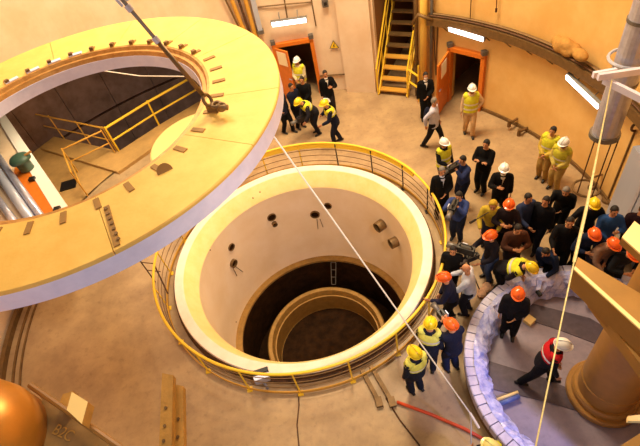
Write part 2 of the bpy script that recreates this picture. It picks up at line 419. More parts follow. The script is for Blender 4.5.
# lifting lugs
HOOK = Vector((RC[0], RC[1], 12.3))
lugs = [(-20, 2.42), (160, 2.42)]
for a, r in lugs:
    c = cyl(r, a, RZ, RC); q = B(); x = (c-Vector((RC[0], RC[1], RZ))).normalized(); t = Vector((-x.y, x.x, 0))
    box(q, c+Vector((0, 0, .06)), (.16, .04, .14), Matrix((x, t, Vector((0, 0, 1)))).transposed()); obj('lifting_lug', q, M['brown_metal'], ring)
def torus(q, c, R_, r_, x, y, n=14, sx=1):
    tube_pts = [c+x*R_*sx*math.cos(2*PI*k/n)+y*R_*math.sin(2*PI*k/n) for k in range(n)]
    nrm = x.cross(y)
    rings = []
    for k in range(n):
        p = tube_pts[k]; o_ = (p-c).normalized()
        rings.append([q.verts.new(p+o_*r_*math.cos(j*PI/3)+nrm*r_*math.sin(j*PI/3)) for j in range(6)])
    for k in range(n):
        a_, b_ = rings[k], rings[(k+1) % n]
        for j in range(6): q.faces.new((a_[j], a_[(j+1) % 6], b_[(j+1) % 6], b_[j]))
for si, (a, r) in enumerate(lugs):
    base = cyl(r, a, RZ+.14, RC); up = (HOOK-base).normalized(); sd_ = up.cross(Vector((0, 0, 1))).normalized()
    s = empty('lifting_sling', base, 'steel wire lifting sling with shackle and turnbuckle on the %s ring edge' % ('near right' if si == 0 else 'far left'), 'sling', 'slings lifting the ring slab')
    q = B(); torus(q, base+up*.06, .085, .025, sd_, up); torus(q, base+Vector((.08, -.06, 0)), .06, .025, Vector((1, 0, 0)), Vector((0, 1, 0))); torus(q, base+Vector((.15, -.12, -.02)), .05, .025, Vector((1, 0, 0)), Vector((0, .8, .6))); tube(q, [base+Vector((.12, -.16, 0)), base+Vector((.24, -.2, 0))], .04, 8); obj('shackle', q, M['brown_metal'], s, smooth=True)
    q = B(); tube(q, [base+up*.12, base+up*1.0], .032, 10); obj('socket', q, M['brown_metal'], s, smooth=True)
    for t_ in (1.0, 1.45, 1.9):
        q = B(); tube(q, [base+up*t_, base+up*(t_+.08)], .045, 10); obj('clamp', q, M['steel'], s)
    q = B(); tube(q, [base+up*1.0, base+up*1.95], .024, 8); obj('turnbuckle', q, M['grey'], s)
    for e in (-1, 1):
        q = B(); tube(q, [base+up*1.95+sd_*.015*e, HOOK+sd_*.12*e], .016, 6); obj('wire_rope', q, M['brown_metal'], s)
    for e in (-1, 1):
        q = B(); tube(q, [base+up*(1.55)+sd_*.07*e, base+up*(1.85)+sd_*.09*e], .022, 6); obj('rope_clip', q, M['steel'], s)
hk = empty('crane_hook', HOOK, 'steel crane hook block above the suspended ring slab', 'hook')
q = B(); box(q, HOOK+Vector((0, 0, .35)), (.5, .3, .5)); obj('hook_block', q, M['yellow'], hk)
q = B(); tube(q, [HOOK+Vector((0, 0, .3)), HOOK+Vector((0, 0, 0)), HOOK+Vector((.12, 0, -.12)), HOOK+Vector((0, 0, -.2)), HOOK+Vector((-.12, 0, -.1))], [.05, .05, .06, .05, .02], 8); obj('hook', q, M['steel'], hk, smooth=True)
q = B()
for e in (-.12, .12): tube(q, [HOOK+Vector((e, 0, .6)), HOOK+Vector((e, 0, 6))], .015, 6)
obj('hoist_rope', q, M['grey'], hk)

# tag line across the pit
q = B(); A_ = P(268, 128, 6.02); E_ = P(470, 413, 1.0)
pts = [A_.lerp(E_, t)-Vector((0, 0, .25*math.sin(PI*t)*0)) for t in (0, .25, .5, .75, 1)]
tube(q, pts, .014, 6); tag(obj('tag_line', q, M['rope']), 'thin white rope running from the ring slab across the pit', 'rope')
q = B(); tube(q, [E_, P(471, 425, .6), P(471, 444, .1)], .014, 6); tube(q, [E_, P(479, 428, .85)], .025, 6)
tag(obj('rope_tail', q, M['rope']), 'white rope tail with grey clip hanging at the lower end of the tag line', 'rope')
q = B(); tube(q, [P(98, 70, 4.3), P(140, 76, 3.9), P(187, 76.5, 4.2)], .014, 6)
tag(obj('overhead_cable', q, M['rope']), 'thin pale cable sagging behind the ring opening', 'cable')

# ================================================================ ALCOVE RAILINGS & UNITS
def fence(name, label, pts, mt, post_every=None, zt=1.05, r=.032, low=.5, posts=None):
    e = empty(name, pts[0], label, 'railing', 'alcove railings')
    for zz, rr_ in ((zt, r), (low, r*.8)):
        q = B(); tube(q, [p+Vector((0, 0, zz)) for p in pts], rr_, 6); obj('rail', q, mt, e)
    for p in (posts or pts):
        q = B(); tube(q, [p, p+Vector((0, 0, zt+.06))], r*.8, 6); obj('post', q, mt, e)
    return e
fence('guard_railing', 'bright yellow railing along the dark opening seen through the ring', [cA, cB, cC], M['yellow'], r=.045)
fence('guard_railing', 'dull orange railing running left along the dark opening', [cA+Vector((-.1, .05, 0)), cA+(cL-cA)*.25, cA+(cL-cA)*.5, cA+(cL-cA)*.74], M['ochre_rail'])
c1, c2_ = P(78, 172, 0), P(88, 196, 0)
fence('stair_railing', 'orange railing beside the small dark stairwell opening', [cA+Vector((-.12, -.12, 0)), c1, c2_], M['ochre_rail'])
q = B(); h0 = P(68, 186, 0); bar(q, h0+Vector((-.25, 0, .02)), h0+Vector((.3, .05, .02)), .5, .05)  # black slab stands in for the darkness inside the stairwell opening
tag(obj('stairwell_dark', q, M['black_gear']), 'black slab painting the dark of a small stairwell opening beside the orange railing', 'hatch')
# pale curved disc (tank lid) seen inside the ring hole
dk = P(201, 140, 1.0); e = empty('round_tank', (dk.x, dk.y, 0), 'pale yellow round tank lid partly hidden under the ring slab', 'tank')
q = B(); rev(q, [(0, 1.0), (1.68, 1.0), (1.74, .95), (1.74, 0), (0, 0)], c=(dk.x, dk.y), seg=64); obj('shell', q, M['cream_beam'], e)
q = B(); rev(q, [(.3, 1.0), (.3, 1.04), (0, 1.04)], c=(dk.x, dk.y), seg=32); obj('lid', q, M['brass_step'], e)

# equipment unit at far left
zU = 2.2
e = empty('equipment_unit', (P(30, 190, zU).x, P(30, 190, zU).y, 0), 'raised equipment platform with orange panel and pale border at left inside the ring', 'machine')
q = B(); poly(q, [P(-14, 118, zU-.05), P(-2, 112, zU-.05), P(66, 207, zU-.05), P(50, 245, zU-.05), P(-40, 245, zU-.05), P(-40, 160, zU-.05)], zU-.2, zU-.05); obj('base', q, M['wall_pale'], e)
q = B(); poly(q, [P(-2, 120, zU), P(3, 112, zU), P(68, 207, zU), P(56, 214, zU)], zU-.2, zU); obj('border_strip', q, M['white'], e)
q = B(); poly(q, [P(16, 158, zU), P(24, 160, zU), P(57, 214, zU), P(44, 228, zU), P(12, 180, zU)], zU-.19, zU-.02); obj('orange_panel', q, M['orange'], e)
for (a_, b_, r_, mm_) in (((-5, 152), (42, 218), .12, 'steel'), ((-8, 164), (34, 224), .16, 'blue_steel'), ((-12, 186), (22, 232), .12, 'steel')):
    q = B(); tube(q, [P(*a_, zU+.1), P(*b_, zU+.1)], r_*.8, 10); obj('duct', q, M[mm_], e, smooth=True)
for u, v in ((-8, 140), (40, 225), (-30, 225)):
    q = B(); c = P(u, v, zU-.2); tube(q, [Vector((c.x, c.y, 0)), c], .07, 8); obj('leg', q, M['grey'], e)
for u, v in ((32, 179), (57, 209)):
    q = B(); c = P(u, v, zU+.03); box(q, c, (.16, .14, .08)); obj('bracket', q, M['black_gear'], e)
gd = P(18, 157, zU+.45); e2 = empty('fan_cowl', (gd.x, gd.y, zU), 'round dark green fan cowl standing on the equipment unit', 'fan')
q = B(); rev(q, [(.0, zU+.5), (.15, zU+.49), (.26, zU+.44), (.3, zU+.38), (.3, zU+.33), (.2, zU+.32), (.2, zU)], c=(gd.x, gd.y), seg=28); obj('cowl', q, M['green'], e2, smooth=True)
q = B(); tube(q, [gd+Vector((.2, 0, 0)), gd+Vector((.4, .05, .05))], .035, 8); obj('handle', q, M['brass_step'], e2)

# ================================================================ DOORS
def doorway(n, az0, az1, ztop, leaf_ang, label):
    A1, A0 = cyl(8.17, az1, 0), cyl(8.17, az0, 0)      # left jamb, right jamb as seen
    e = bpy.data.objects.new('door_%d' % n, None); COL.objects.link(e); e.location = A1; tag(e, kind='structure')
    d = (A0-A1).normalized(); nrm = Vector((-d.y, d.x, 0)); inn = Vector((CX-A1.x, CY-A1.y, 0)).normalized()
    if nrm.dot(inn) < 0: nrm = -nrm
    q = B()
    for p in (A1, A0): bar(q, p+nrm*.02, p+nrm*.02+Vector((0, 0, ztop)), .13, .2, up=nrm)
    bar(q, A1+Vector((0, 0, ztop))+nrm*.02-d*.06, A0+Vector((0, 0, ztop))+nrm*.02+d*.06, .2, .13)
    obj('door_frame', q, M['orange'], e)
    for p in (A1, A0):
        q = B(); c = p+Vector((0, 0, ztop+.13))+nrm*.06; box(q, c, (.16, .16, .14)); obj('frame_bracket', q, M['grey'], e)
    # leaf swung into the hall
    Lw = (A0-A1).length*label; ld = (Matrix.Rotation(leaf_ang, 3, 'Z') @ d).normalized()
    q = B(); a_ = A1+ld*.05+nrm*.1; bar(q, a_+Vector((0, 0, ztop/2)), a_+ld*Lw+Vector((0, 0, ztop/2)), .05, ztop-.08); lf = obj('door_leaf', q, M['orange'], e)
    ln = Vector((-ld.y, ld.x, 0)); ln = ln if ln.dot(CAM-a_) > 0 else -ln
    q = B(); c = a_+ld*Lw*.5+ln*.035+Vector((0, 0, ztop-.38)); bar(q, c-ld*.22, c+ld*.22, .012, .5); nt_ = obj('door_notice', q, M['paper'], lf); nt_['label'] = 'pale paper notice'
    q = B(); c = a_+ld*Lw*.88+ln*.06+Vector((0, 0, 1.0)); bar(q, c-ld*.07, c+ld*.07, .03, .03); obj('door_handle', q, M['steel'], lf)
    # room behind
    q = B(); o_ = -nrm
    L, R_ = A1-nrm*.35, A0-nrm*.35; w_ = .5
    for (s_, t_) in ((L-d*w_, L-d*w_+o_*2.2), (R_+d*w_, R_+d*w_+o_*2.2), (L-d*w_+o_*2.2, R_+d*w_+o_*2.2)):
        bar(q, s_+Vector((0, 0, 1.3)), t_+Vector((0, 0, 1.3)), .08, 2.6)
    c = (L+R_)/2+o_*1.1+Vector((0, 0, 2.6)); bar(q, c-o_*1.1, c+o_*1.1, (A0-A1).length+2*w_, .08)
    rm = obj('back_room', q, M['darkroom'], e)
    for z in (.9, 1.5):
        q = B(); bar(q, L+o_*1.9+Vector((0, 0, z)), R_+o_*1.9+Vector((0, 0, z)), .3, .05); obj('shelf', q, M['brown_metal'], rm)
    return e
doorway(1, D1[0], D1[1], 2.12, math.radians(-42), .45)
doorway(2, D2[0], D2[1], 1.95, math.radians(-78), .8)

# warning sign
c = WP(334, 45.5, 8.16); n = Vector((CX-c.x, CY-c.y, 0)).normalized(); t = Vector((-n.y, n.x, 0)); Z = Vector((0, 0, 1))
if t.dot(Rt) < 0: t = -t
def tri(c, r, th, mt, name, parent=None):
    q = B(); ps = [c+t*r*math.cos(a)+Z*r*math.sin(a) for a in (PI/2, PI/2+2*PI/3, PI/2+4*PI/3)]
    lo = [q.verts.new(p) for p in ps]; hi = [q.verts.new(p+n*th) for p in ps]
    q.faces.new(lo); q.faces.new(hi)
    for i in range(3): q.faces.new((lo[i], lo[(i+1) % 3], hi[(i+1) % 3], hi[i]))
    return obj(name, q, mt, parent)
sg = empty('warning_sign', c, 'yellow triangular electrical hazard sign with black bolt on the pale wall', 'sign')
tri(c, .2, .015, M['black_gear'], 'sign_border', sg); tri(c+n*.012, .165, .012, M['yellow'], 'sign_face', sg)
q = B(); zz = [(.02, .1), (-.035, .0), (.0, .005), (-.02, -.075), (.035, .02), (.0, .018), (.05, .1)]
vs = [q.verts.new(c+n*.03+t*x+Z*(y-.01)) for x, y in zz]; q.faces.new(vs); obj('bolt_symbol', q, M['black_gear'], sg)

# fluorescent lamps on the wall
def lamp(a, b_, label, rr=7.98):
    A1, B1 = WP(*a, rr), WP(*b_, rr); mid = (A1+B1)/2; inn = Vector((CX-mid.x, CY-mid.y, 0)).normalized()
    zc = mid.z; 
    e = empty('wall_lamp', mid, label, 'lamp', 'fluorescent wall lamps')
    nr = (inn*.8-Z*.35).normalized()
    q = B(); bar(q, A1, B1, .2, .09, up=nr); obj('housing', q, M['grey'], e)
    q = B(); o_ = (CAM-mid).normalized()*.0+nr*.06; ax = (B1-A1).normalized()
    bar(q, A1+o_+ax*.03, B1+o_-ax*.03, .17, .05, up=nr); obj('diffuser', q, M['glow'], e)
    q = B()
    for f in (.25, .75):
        p = A1.lerp(B1, f); rad = Vector((p.x-CX, p.y-CY, 0)).normalized(); far = Vector((CX, CY, p.z+.25))+rad*8.22
        tube(q, [p, far], .015, 6)
    obj('bracket', q, M['grey'], e)
lamp((271, 23.5), (307, 18.5), 'white fluorescent lamp above the left orange doorway')
lamp((449, 27), (485, 38), 'white fluorescent lamp above the right orange doorway')
lamp((568, 75), (601, 106), 'white fluorescent lamp under the cable ledge by the big duct')

# wall ledge / cable tray following the right wall
e = empty('cable_tray', cyl(8.1, 30, 2.8), 'brown curved cable tray ledge along the orange wall', 'cable tray')
q = B(); rev(q, [(7.88, 2.72), (8.2, 2.72), (8.2, 2.96), (7.88, 2.96)], a0=-25, a1=47, seg=40, closed=True); obj('tray', q, M['brown_metal'], e)
for r, zz in ((7.95, 3.0), (8.05, 3.02), (8.14, 2.99)):
    q = B(); n_ = 6; rev(q, [(r+.03*math.cos(2*PI*k/n_), zz+.03*math.sin(2*PI*k/n_)) for k in range(n_)], a0=-25, a1=47, seg=60, closed=True); obj('cable', q, M['rust'] if r < 8 else M['brown_metal'], e, smooth=True)
for i in range(14):
    q = B(); a = -22+i*5; tube(q, [cyl(7.9, a, 2.72), cyl(8.2, a, 2.45)], .015, 5); obj('bracket', q, M['brown_metal'], e)
# sacking heap on the tray
c = WP(571, 50, 8.05); q = B(); random.seed(3)
for i in range(9):
    sphere(q, c+Vector((random.uniform(-.1, .06), random.uniform(-.5, .5), random.uniform(-.12, .15))), (.16, .26, .14), 10, 7)
o = tag(obj('cloth_bundle', q, cloth('b98a48'), smooth=True), 'crumpled tan cloth bundle lying on the curved cable tray', 'bundle')
md = o.modifiers.new('r', 'REMESH'); md.mode = 'VOXEL'; md.voxel_size = .04; md.use_smooth_shade = True
# rods hanging tray from above
for i, (u, v0, u1, v1) in enumerate(((472, 0, 470, 22), (498, 0, 496, 12), (414, 0, 413, 30))):
    q = B(); a_ = WP(u, v0-20, 8.1); b_ = WP(u1, v1, 8.1); tube(q, [a_, b_], .015, 6); tube(q, [b_, b_+Z*.1], .035, 6)
    tag(obj('hanger_rod', q, M['rust']), ['thin dark hanger rod dropping to the right doorway lamp', 'short dark hanger rod at the top of the cable tray', 'thin dark rod beside the yellow stair column'][i], 'rod')

# pipes top centre-left: pixel-measured ends on the wall
for i, (a_, b_, r_, mm_, lb) in enumerate((((224, -20), (243, 29), .07, 'ochre_rail', 'leftmost ochre wall pipe above the ring edge'), ((232, -20), (250, 34), .045, 'rust', 'thin rusty wall pipe between two ochre pipes'), ((240, -20), (256, 38), .075, 'ochre_rail', 'right ochre wall pipe beside the grey duct'), ((216, -20), (240, 30), .03, 'brown_metal', 'thin brown conduit left of the ochre pipes'))):
    A1, B1 = WP(*a_, 8.08), WP(*b_, 8.08); q = B(); tube(q, [A1, B1], r_, 10); tube(q, [B1-(B1-A1).normalized()*.1, B1], r_*1.3, 10)
    tag(obj('wall_pipe', q, M[mm_], smooth=False), lb, 'pipe', 'wall pipes left of the doorway')
A1, B1 = WP(248, -20, 8.05), WP(261, 33, 8.05)
e = empty('grey_duct', B1, 'pale grey square duct ending above the left orange door', 'duct')
q = B(); bar(q, A1, B1, .16, .16); obj('duct_body', q, M['blue_steel'], e)
q = B(); bar(q, B1-(B1-A1).normalized()*.12, B1, .22, .22); obj('duct_collar', q, M['grey'], e)
# conduits
for a_, b_, lb in (((346, -10), (350, 72), 'thin brown conduit running down the wall right of the hazard sign'), ((342, -10), (343, 20), 'short conduit above the hazard sign'), ((258, 7), (312, 2), 'horizontal conduit above the left lamp'), ((310, -8), (316, 26), 'vertical conduit passing the right end of the left lamp'), ((283, -8), (288, 22), 'vertical hanger conduit above the middle of the left lamp'), ((319, 76), (352, 74), 'low horizontal pipe at the wall foot right of the left door'), ((433, 10), (436, 75), 'thin vertical conduit left of the right orange door'), ((438, 22), (436, 75), 'second thin vertical conduit left of the right orange door')):
    A1, B1 = WP(*a_, 8.17), WP(*b_, 8.17); q = B(); tube(q, [A1, A1.lerp(B1, .5)+Vector((0, .02, 0)), B1], .022, 6)
    tag(obj('conduit', q, M['brown_metal']), lb, 'conduit', 'wall conduits')
for u, v, lb in ((325, 3, 'small dark switch box on the pale wall above the sign'), (341, 3, 'second dark switch box on the pale wall, right of the first')):
    e = empty('switch_box', WP(u, v, 8.15), lb, 'box', 'switch boxes'); c = WP(u, v, 8.12); q = B(); box(q, c, (.2, .12, .25)); obj('case', q, M['grey'], e); q = B(); box(q, c+Vector((0, -.07, 0)), (.1, .03, .1)); obj('knob', q, M['black_gear'], e)

# ================================================================ STAIRS in recess
mid_az = 56.0
out = Vector((math.cos(math.radians(mid_az)), math.sin(math.radians(mid_az)), 0)); tan = Vector((-out.y, out.x, 0))  # tan points left
base = cyl(7.95, mid_az, 0)
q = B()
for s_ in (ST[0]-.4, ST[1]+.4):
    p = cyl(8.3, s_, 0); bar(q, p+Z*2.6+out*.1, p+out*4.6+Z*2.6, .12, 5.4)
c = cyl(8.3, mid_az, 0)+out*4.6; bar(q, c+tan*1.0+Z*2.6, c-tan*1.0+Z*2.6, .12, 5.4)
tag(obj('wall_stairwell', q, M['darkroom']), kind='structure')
stw = empty('steel_staircase', base, 'steep steel staircase with yellow handrails in the wall recess', 'staircase')
W2 = .5; run, rise = .24, .3; NS = 15
for i in range(NS):
    q = B(); c = base+out*(run*i)+Z*(rise*(i+.6)); bar(q, c+tan*W2, c-tan*W2, .24, .045); obj('tread', q, M['ochre_rail'] if i < 4 else M['brown_metal'], stw)
for s_ in (-1, 1):
    q = B(); bar(q, base+tan*(W2+.03)*s_-out*.1, base+tan*(W2+.03)*s_+out*(run*NS)+Z*(rise*NS), .05, .2, up=Z); obj('stringer', q, M['yellow'], stw)
    q = B(); p0 = base+tan*(W2+.06)*s_-out*.15; dv = out*(run*NS)+Z*(rise*NS)
    tube(q, [p0+Z*.15, p0+Z*1.05, p0+Z*1.05+dv], .03, 6); tube(q, [p0+Z*.62, p0+Z*.62+dv], .022, 6)
    for t_ in (0, .18, .36, .54, .72): tube(q, [p0+dv*t_, p0+dv*t_+Z*1.05], .022, 6)
    obj('handrail', q, M['yellow'], stw)
# yellow column and landing rails right of the stairs
e = empty('yellow_column', cyl(7.95, 48, 0), 'tall pale yellow column right of the steel staircase', 'column')
q = B(); tube(q, [cyl(7.98, 48, 0), cyl(7.98, 48, 6)], .12, 14); obj('shaft', q, mat('yellow_column_paint', 'edc45c', .45), e, smooth=True)
q = B(); tube(q, [cyl(7.98, 48, 0), cyl(7.98, 48, .06)], .2, 14); obj('foot', q, M['brown_metal'], e)
p0 = base-tan*(W2+.1); 
e = empty('landing_railing', p0, 'short yellow railing between the staircase and the yellow column', 'railing')
pe = cyl(7.7, 48.5, 0)
for zz in (.55, 1.0):
    q = B(); tube(q, [p0+Z*(zz+.1)-out*.1, pe+Z*zz], .035, 6); obj('rail', q, M['yellow'], e)
q = B(); tube(q, [pe, pe+Z*1.4], .03, 6); obj('post', q, M['yellow'], e)
for i, (az, rr_, mm_) in enumerate(((50.0, .07, 'brown_metal'), (46.3, .05, 'grey'))):
    q = B(); tube(q, [cyl(8.05, az, 0), cyl(8.05, az, 6)], rr_, 10)
    tag(obj('riser_pipe', q, M[mm_], smooth=True), ['brown riser pipe between staircase and yellow column', 'slim grey riser pipe right of the yellow column'][i], 'pipe')
q = B(); tube(q, [cyl(7.9, 50.5, 2.7), cyl(7.75, 48.5, 3.1), cyl(7.9, 45.5, 2.9)], .06, 8)
tag(obj('pipe_bend', q, M['brown_metal'], smooth=True), 'bent brown pipe crossing the top of the yellow column', 'pipe')

# low pipe stubs on right wall foot
for i, (u, v) in enumerate(((515, 120), (523, 140))):
    c = WP(u, v, 8.1); c.z = max(c.z, .12); q = B(); inn = Vector((CX-c.x, CY-c.y, 0)).normalized()
    tube(q, [c-inn*.1, c+inn*.25], .04, 8); tube(q, [c+inn*.25-Z*.12, c+inn*.25+Z*.12], .06, 8)
    tag(obj('valve', q, M['brown_metal']), ['small brown valve low on the wall right of the second door', 'second small brown valve at the wall foot, nearer the two leaning men'][i], 'valve')

# ================================================================ DUCT top right
dc = P(604, 136, 3.0)
e = empty('exhaust_duct', dc, 'large vertical steel duct hanging at the upper right', 'duct')
q = B(); tube(q, [dc, dc+Z*.1], .29, 24); obj('flange', q, M['grey'], e)
for i in range(5):
    q = B(); z0 = .1+i*1.2; tube(q, [dc+Z*z0, dc+Z*(z0+1.18)], .25, 24); obj('duct_section', q, M['steel'], e, smooth=False)
    q = B(); tube(q, [dc+Z*(z0+1.14), dc+Z*(z0+1.2)], .265, 24); obj('seam_band', q, M['grey'], e)
q = B(); c = dc+Z*1.75; torus(q, c, .36, .03, Vector((1, 0, 0)), Vector((0, 1, 0)), 20); obj('clamp_ring', q, M['blue_steel'], e)
for i, (a_, b_, z) in enumerate((((598, 77), (660, 68), 5.6), ((604, 80), (660, 108), 5.5), ((593, 75), (616, 71), 5.2))):
    q = B(); bar(q, P(*a_, z), P(*b_, z), .06, .1)
    tag(obj('support_brace', q, M['lilac']), ['long white brace bar crossing the steel duct', 'lower white brace bar right of the steel duct', 'short pale brace stub left of the steel duct'][i], 'brace', 'duct braces')
for i in range(3):
    a = [200, 265, 330][i]; top = dc+Vector((.28*math.cos(math.radians(a)), .28*math.sin(math.radians(a)), 0)); q = B(); tube(q, [top, top-Z*1.5], .014, 6)
    obj('hanger_rod', q, M['rust'], e)
c = dc-Z*1.5; q = B(); torus(q, c, .28, .03, Vector((1, 0, 0)), Vector((0, 1, 0)), 18); torus(q, c+Vector((.25, .1, -.1)), .1, .03, Vector((1, 0, 0)), Vector((0, 0, 1))); obj('hook_ring', q, M['brown_metal'], e)
# standing rod
p = P(607, 201, 0)
e = empty('standing_pole', p, 'thin brown pole with round foot standing at the right wall', 'pole')
q = B(); tube(q, [p, p+Z*2.3], .025, 8); obj('pole', q, M['brown_metal'], e)
q = B(); tube(q, [p, p+Z*.06], .14, 14); obj('foot', q, M['brown_metal'], e)
q = B(); torus(q, p+Z*2.4, .12, .03, Vector((1, 0, 0)), Z); sphere(q, p+Z*2.75+Vector((.1, 0, 0)), .14, 10, 8); obj('pulley', q, M['rust'], e, smooth=True)
c = P(600, 176, .5); q = B(); tube(q, [Vector((c.x-.25, c.y, .5)), Vector((c.x+.2, c.y+.05, .5))], .03, 6); tube(q, [Vector((c.x+.15, c.y, .7)), Vector((c.x+.2, c.y, 0))], .05, 8)
tag(obj('wall_hydrant', q, M['brown_metal']), 'small brown T-shaped standpipe under the duct rods', 'standpipe')
# pale blue sheet cabinet right
e = empty('steel_locker', cyl(8.0, -15, 0), 'tall pale blue steel locker row against the right wall', 'locker')
q = B(); rev(q, [(7.95, 0), (8.12, 0), (8.12, 2.2), (7.95, 2.2)], a0=-24, a1=-6.5, seg=6, closed=True); obj('locker_body', q, M['blue_steel'], e)
for a in (-18, -12):
    q = B(); rev(q, [(7.93, .1), (7.95, .1), (7.95, 2.1), (7.93, 2.1)], a0=a-.4, a1=a+.4, seg=1, closed=True); obj('rib', q, M['steel'], e)

# ================================================================ SECOND PIT WALL (lower right)
QC = (4.52, 3.38); QR = 2.43
qf = B(); rev(qf, [(0.001, .012), (2.2, .012), (2.2, 0), (.001, 0)], c=QC, seg=64, closed=True)
tag(obj('floor', qf, M['floor2']), kind='structure')
lw = empty('ring_wall', (QC[0], QC[1], 0), 'low curved wall wrapped in shiny plastic around the violet-grey floor', 'wall')
NB = 76
for i in range(NB):
    a0 = i*360/NB; random.seed(i); dz = random.uniform(-.012, .012)
    q = B(); rev(q, [(QR-.2, .3), (QR, .3), (QR, .52+dz), (QR-.02, .54+dz), (QR-.18, .54+dz), (QR-.2, .52+dz)], c=QC, a0=a0+.22, a1=a0+360/NB-.22, seg=2, closed=True)
    obj('coping_block', q, M['block'], lw)
rpart('wall_body', [(QR-.04, 0), (QR-.02, .3), (QR-.35, .3), (QR-.35, 0)], M['brown_metal'], parent=lw, c=QC, closed=True, smooth=False, seg=72)
# lumpy plastic sheet on the inner side
q = B(); seg = 140; cols = []; rng = np.random.RandomState(5)
prof = [(QR-.18, .56), (QR-.26, .55), (QR-.34, .5), (QR-.42, .42), (QR-.46, .3), (QR-.47, .16), (QR-.52, .03)]
for i in range(seg):
    a = 2*PI*i/seg; col_ = []
    for j, (r, z) in enumerate(prof):
        w_ = .03*math.sin(a*31+j*1.3)+.02*math.sin(a*53+j*2.1)+rng.uniform(-.022, .022)
        if j in (0,): w_ *= .3
        col_.append(q.verts.new((QC[0]+(r+w_)*math.cos(a), QC[1]+(r+w_)*math.sin(a), max(.02, z+rng.uniform(-.02, .02)))))
    cols.append(col_)
for i in range(seg):
    for j in range(len(prof)-1): q.faces.new((cols[i][j], cols[(i+1) % seg][j], cols[(i+1) % seg][j+1], cols[i][j+1]))
obj('plastic_sheet', q, M['foil'], lw, smooth=False)
for u, v in ((540, 295), (585, 297)):
    c = P(u, v, .35); q = B(); dr = (Vector((QC[0], QC[1], .35))-c).normalized(); tube(q, [c-dr*.12, c+dr*.02], .05, 10); obj('drain_hole', q, M['black_gear'], lw)
# dark steel plates on that floor, blue pipe, cable cover
def plate(pts, name, label, mt, z0=.012, z1=.03, cat='plate', group=None):
    q = B(); poly(q, [P(u, v, z1) for u, v in pts], z0, z1); return tag(obj(name, q, mt), label, cat, group)
pm = mat('dark_violet_steel', '5a5060', .4, .3, noise=.3, nscale=8)
plate([(486, 360), (545, 378), (600, 402), (596, 416), (540, 400), (488, 388)], 'floor_plate', 'dark steel floor strip in front of the column foot', pm, group='floor strips')
plate([(530, 303), (590, 318), (618, 335), (600, 345), (560, 330), (524, 318)], 'floor_plate', 'dark steel floor strip at the far side of the violet floor', pm, group='floor strips')
q = B(); tube(q, [P(497, 405, .1), P(519, 396, .1)], .05, 10)
tag(obj('blue_pipe', q, mat('blue_plastic', '5a6aa0', .4), smooth=True), 'short blue pipe lying on the violet floor by the ring wall', 'pipe')
q = B(); tube(q, [P(496, 400, .14), P(518, 392, .14)], .03, 8)
tag(obj('pale_rod', q, M['cream_beam'], smooth=True), 'pale rod lying beside the short blue pipe', 'rod')
q = B(); bar(q, P(526, 318, .06), P(533, 323, .06), .2, .1); tag(obj('timber_offcut', q, M['cream_beam']), 'pale timber offcut beside the black-clad worker inside the ring wall', 'offcut')

# column with base flange
cc = P(602, 394, .0); 
e = empty('ochre_column', (cc.x, cc.y, 0), 'thick ochre cylindrical column on a flanged foot, lower right', 'column')
def cpart(name, prof, mt, parent=e): 
    o = rpart(name, prof, mt, parent=parent, c=(cc.x, cc.y), seg=48); return o
cpart('base_flange', [(.0, .03), (.66, .03), (.66, .14), (.64, .16), (.55, .16)], M['beam'])
cpart('foot_ring', [(.58, .16), (.58, .27), (.55, .32), (.5, .32)], M['beam'])
cpart('shaft', [(.5, .16), (.5, 5.2), (0, 5.2)], M['beam'])
cpart('weld_band', [(.5, .62), (.515, .64), (.515, .7), (.5, .72)], M['beam'])

# overhead beams near right
def ibeam(a, b_, zt, w_, h_, name, label, mt=M['beam'], flip=False):
    A1, B1 = P(*a, zt), P(*b_, zt); e_ = empty(name, A1, label, 'beam')
    d = (B1-A1).normalized(); s_ = Z.cross(d)
    q = B(); bar(q, A1, B1, w_, .04); obj('top_flange', q, M['cream_beam'] if mt is M['beam'] else mt, e_)
    q = B(); bar(q, A1-Z*h_, B1-Z*h_, w_, .04); obj('bottom_flange', q, mt, e_)
    q = B(); bar(q, A1-Z*h_/2, B1-Z*h_/2, .05, h_-.04); obj('web', q, mt, e_)
    for k_ in range(4):
        c = A1.lerp(B1, .06+.28*k_)-Z*h_/2; q = B(); bar(q, c-s_*w_*.48, c+s_*w_*.48, .02, h_-.04); obj('stiffener', q, mt, e_)
    return e_
def girder(pts, z, h_, name, label, mt, mtop=None):
    """box girder given by top outline in view at height z"""
    e_ = empty(name, P(*pts[0], z), label, 'beam')
    q = B(); poly(q, [P(u, v, z) for u, v in pts], z-h_, z-.02); obj('girder_body', q, mt, e_)
    q = B(); poly(q, [P(u, v, z) for u, v in pts], z-.018, z); obj('top_plate', q, mtop or mt, e_); return e_
M['beam_side'] = mat('ochre_beam_shaded', '96682c', .45, noise=.15, nscale=5)  # darker copy of the beam paint, putting shade on the side faces
girder([(578, 257), (662, 306), (662, 343), (575, 266)], 5.6, .1, 'overhead_beam', 'ochre box beam crossing the right edge above the crowd', M['beam_side'], M['beam'])
girder([(575, 266), (662, 343), (662, 349), (574, 269)], 5.63, .3, 'edge_flange', 'thin cream flange along the lower edge of the ochre box beam', M['beam_side'], M['cream_beam'])
girder([(574, 270), (662, 350), (662, 373), (588, 290)], 5.4, .2, 'lower_beam', 'dark ochre lower beam under the cream flange at right', M['beam_side'])
girder([(588, 291), (594, 291), (670, 384), (670, 404), (592, 299)], 5.3, .16, 'diagonal_beam', 'ochre diagonal brace beam below the box beam at right', M['beam'])
girder([(634.5, 221), (660, 240), (650, 262), (622, 237)], 6.0, .1, 'beam_end', 'pale yellow square beam end at the right edge above the crowd', M['beam_side'], M['cream_beam'])  # cream top plate paints in the lit top face
girder([(617, 448), (645, 430), (660, 452), (610, 460)], 5.5, .2, 'lower_beam', 'ochre beam corner at the bottom right edge', M['beam'])
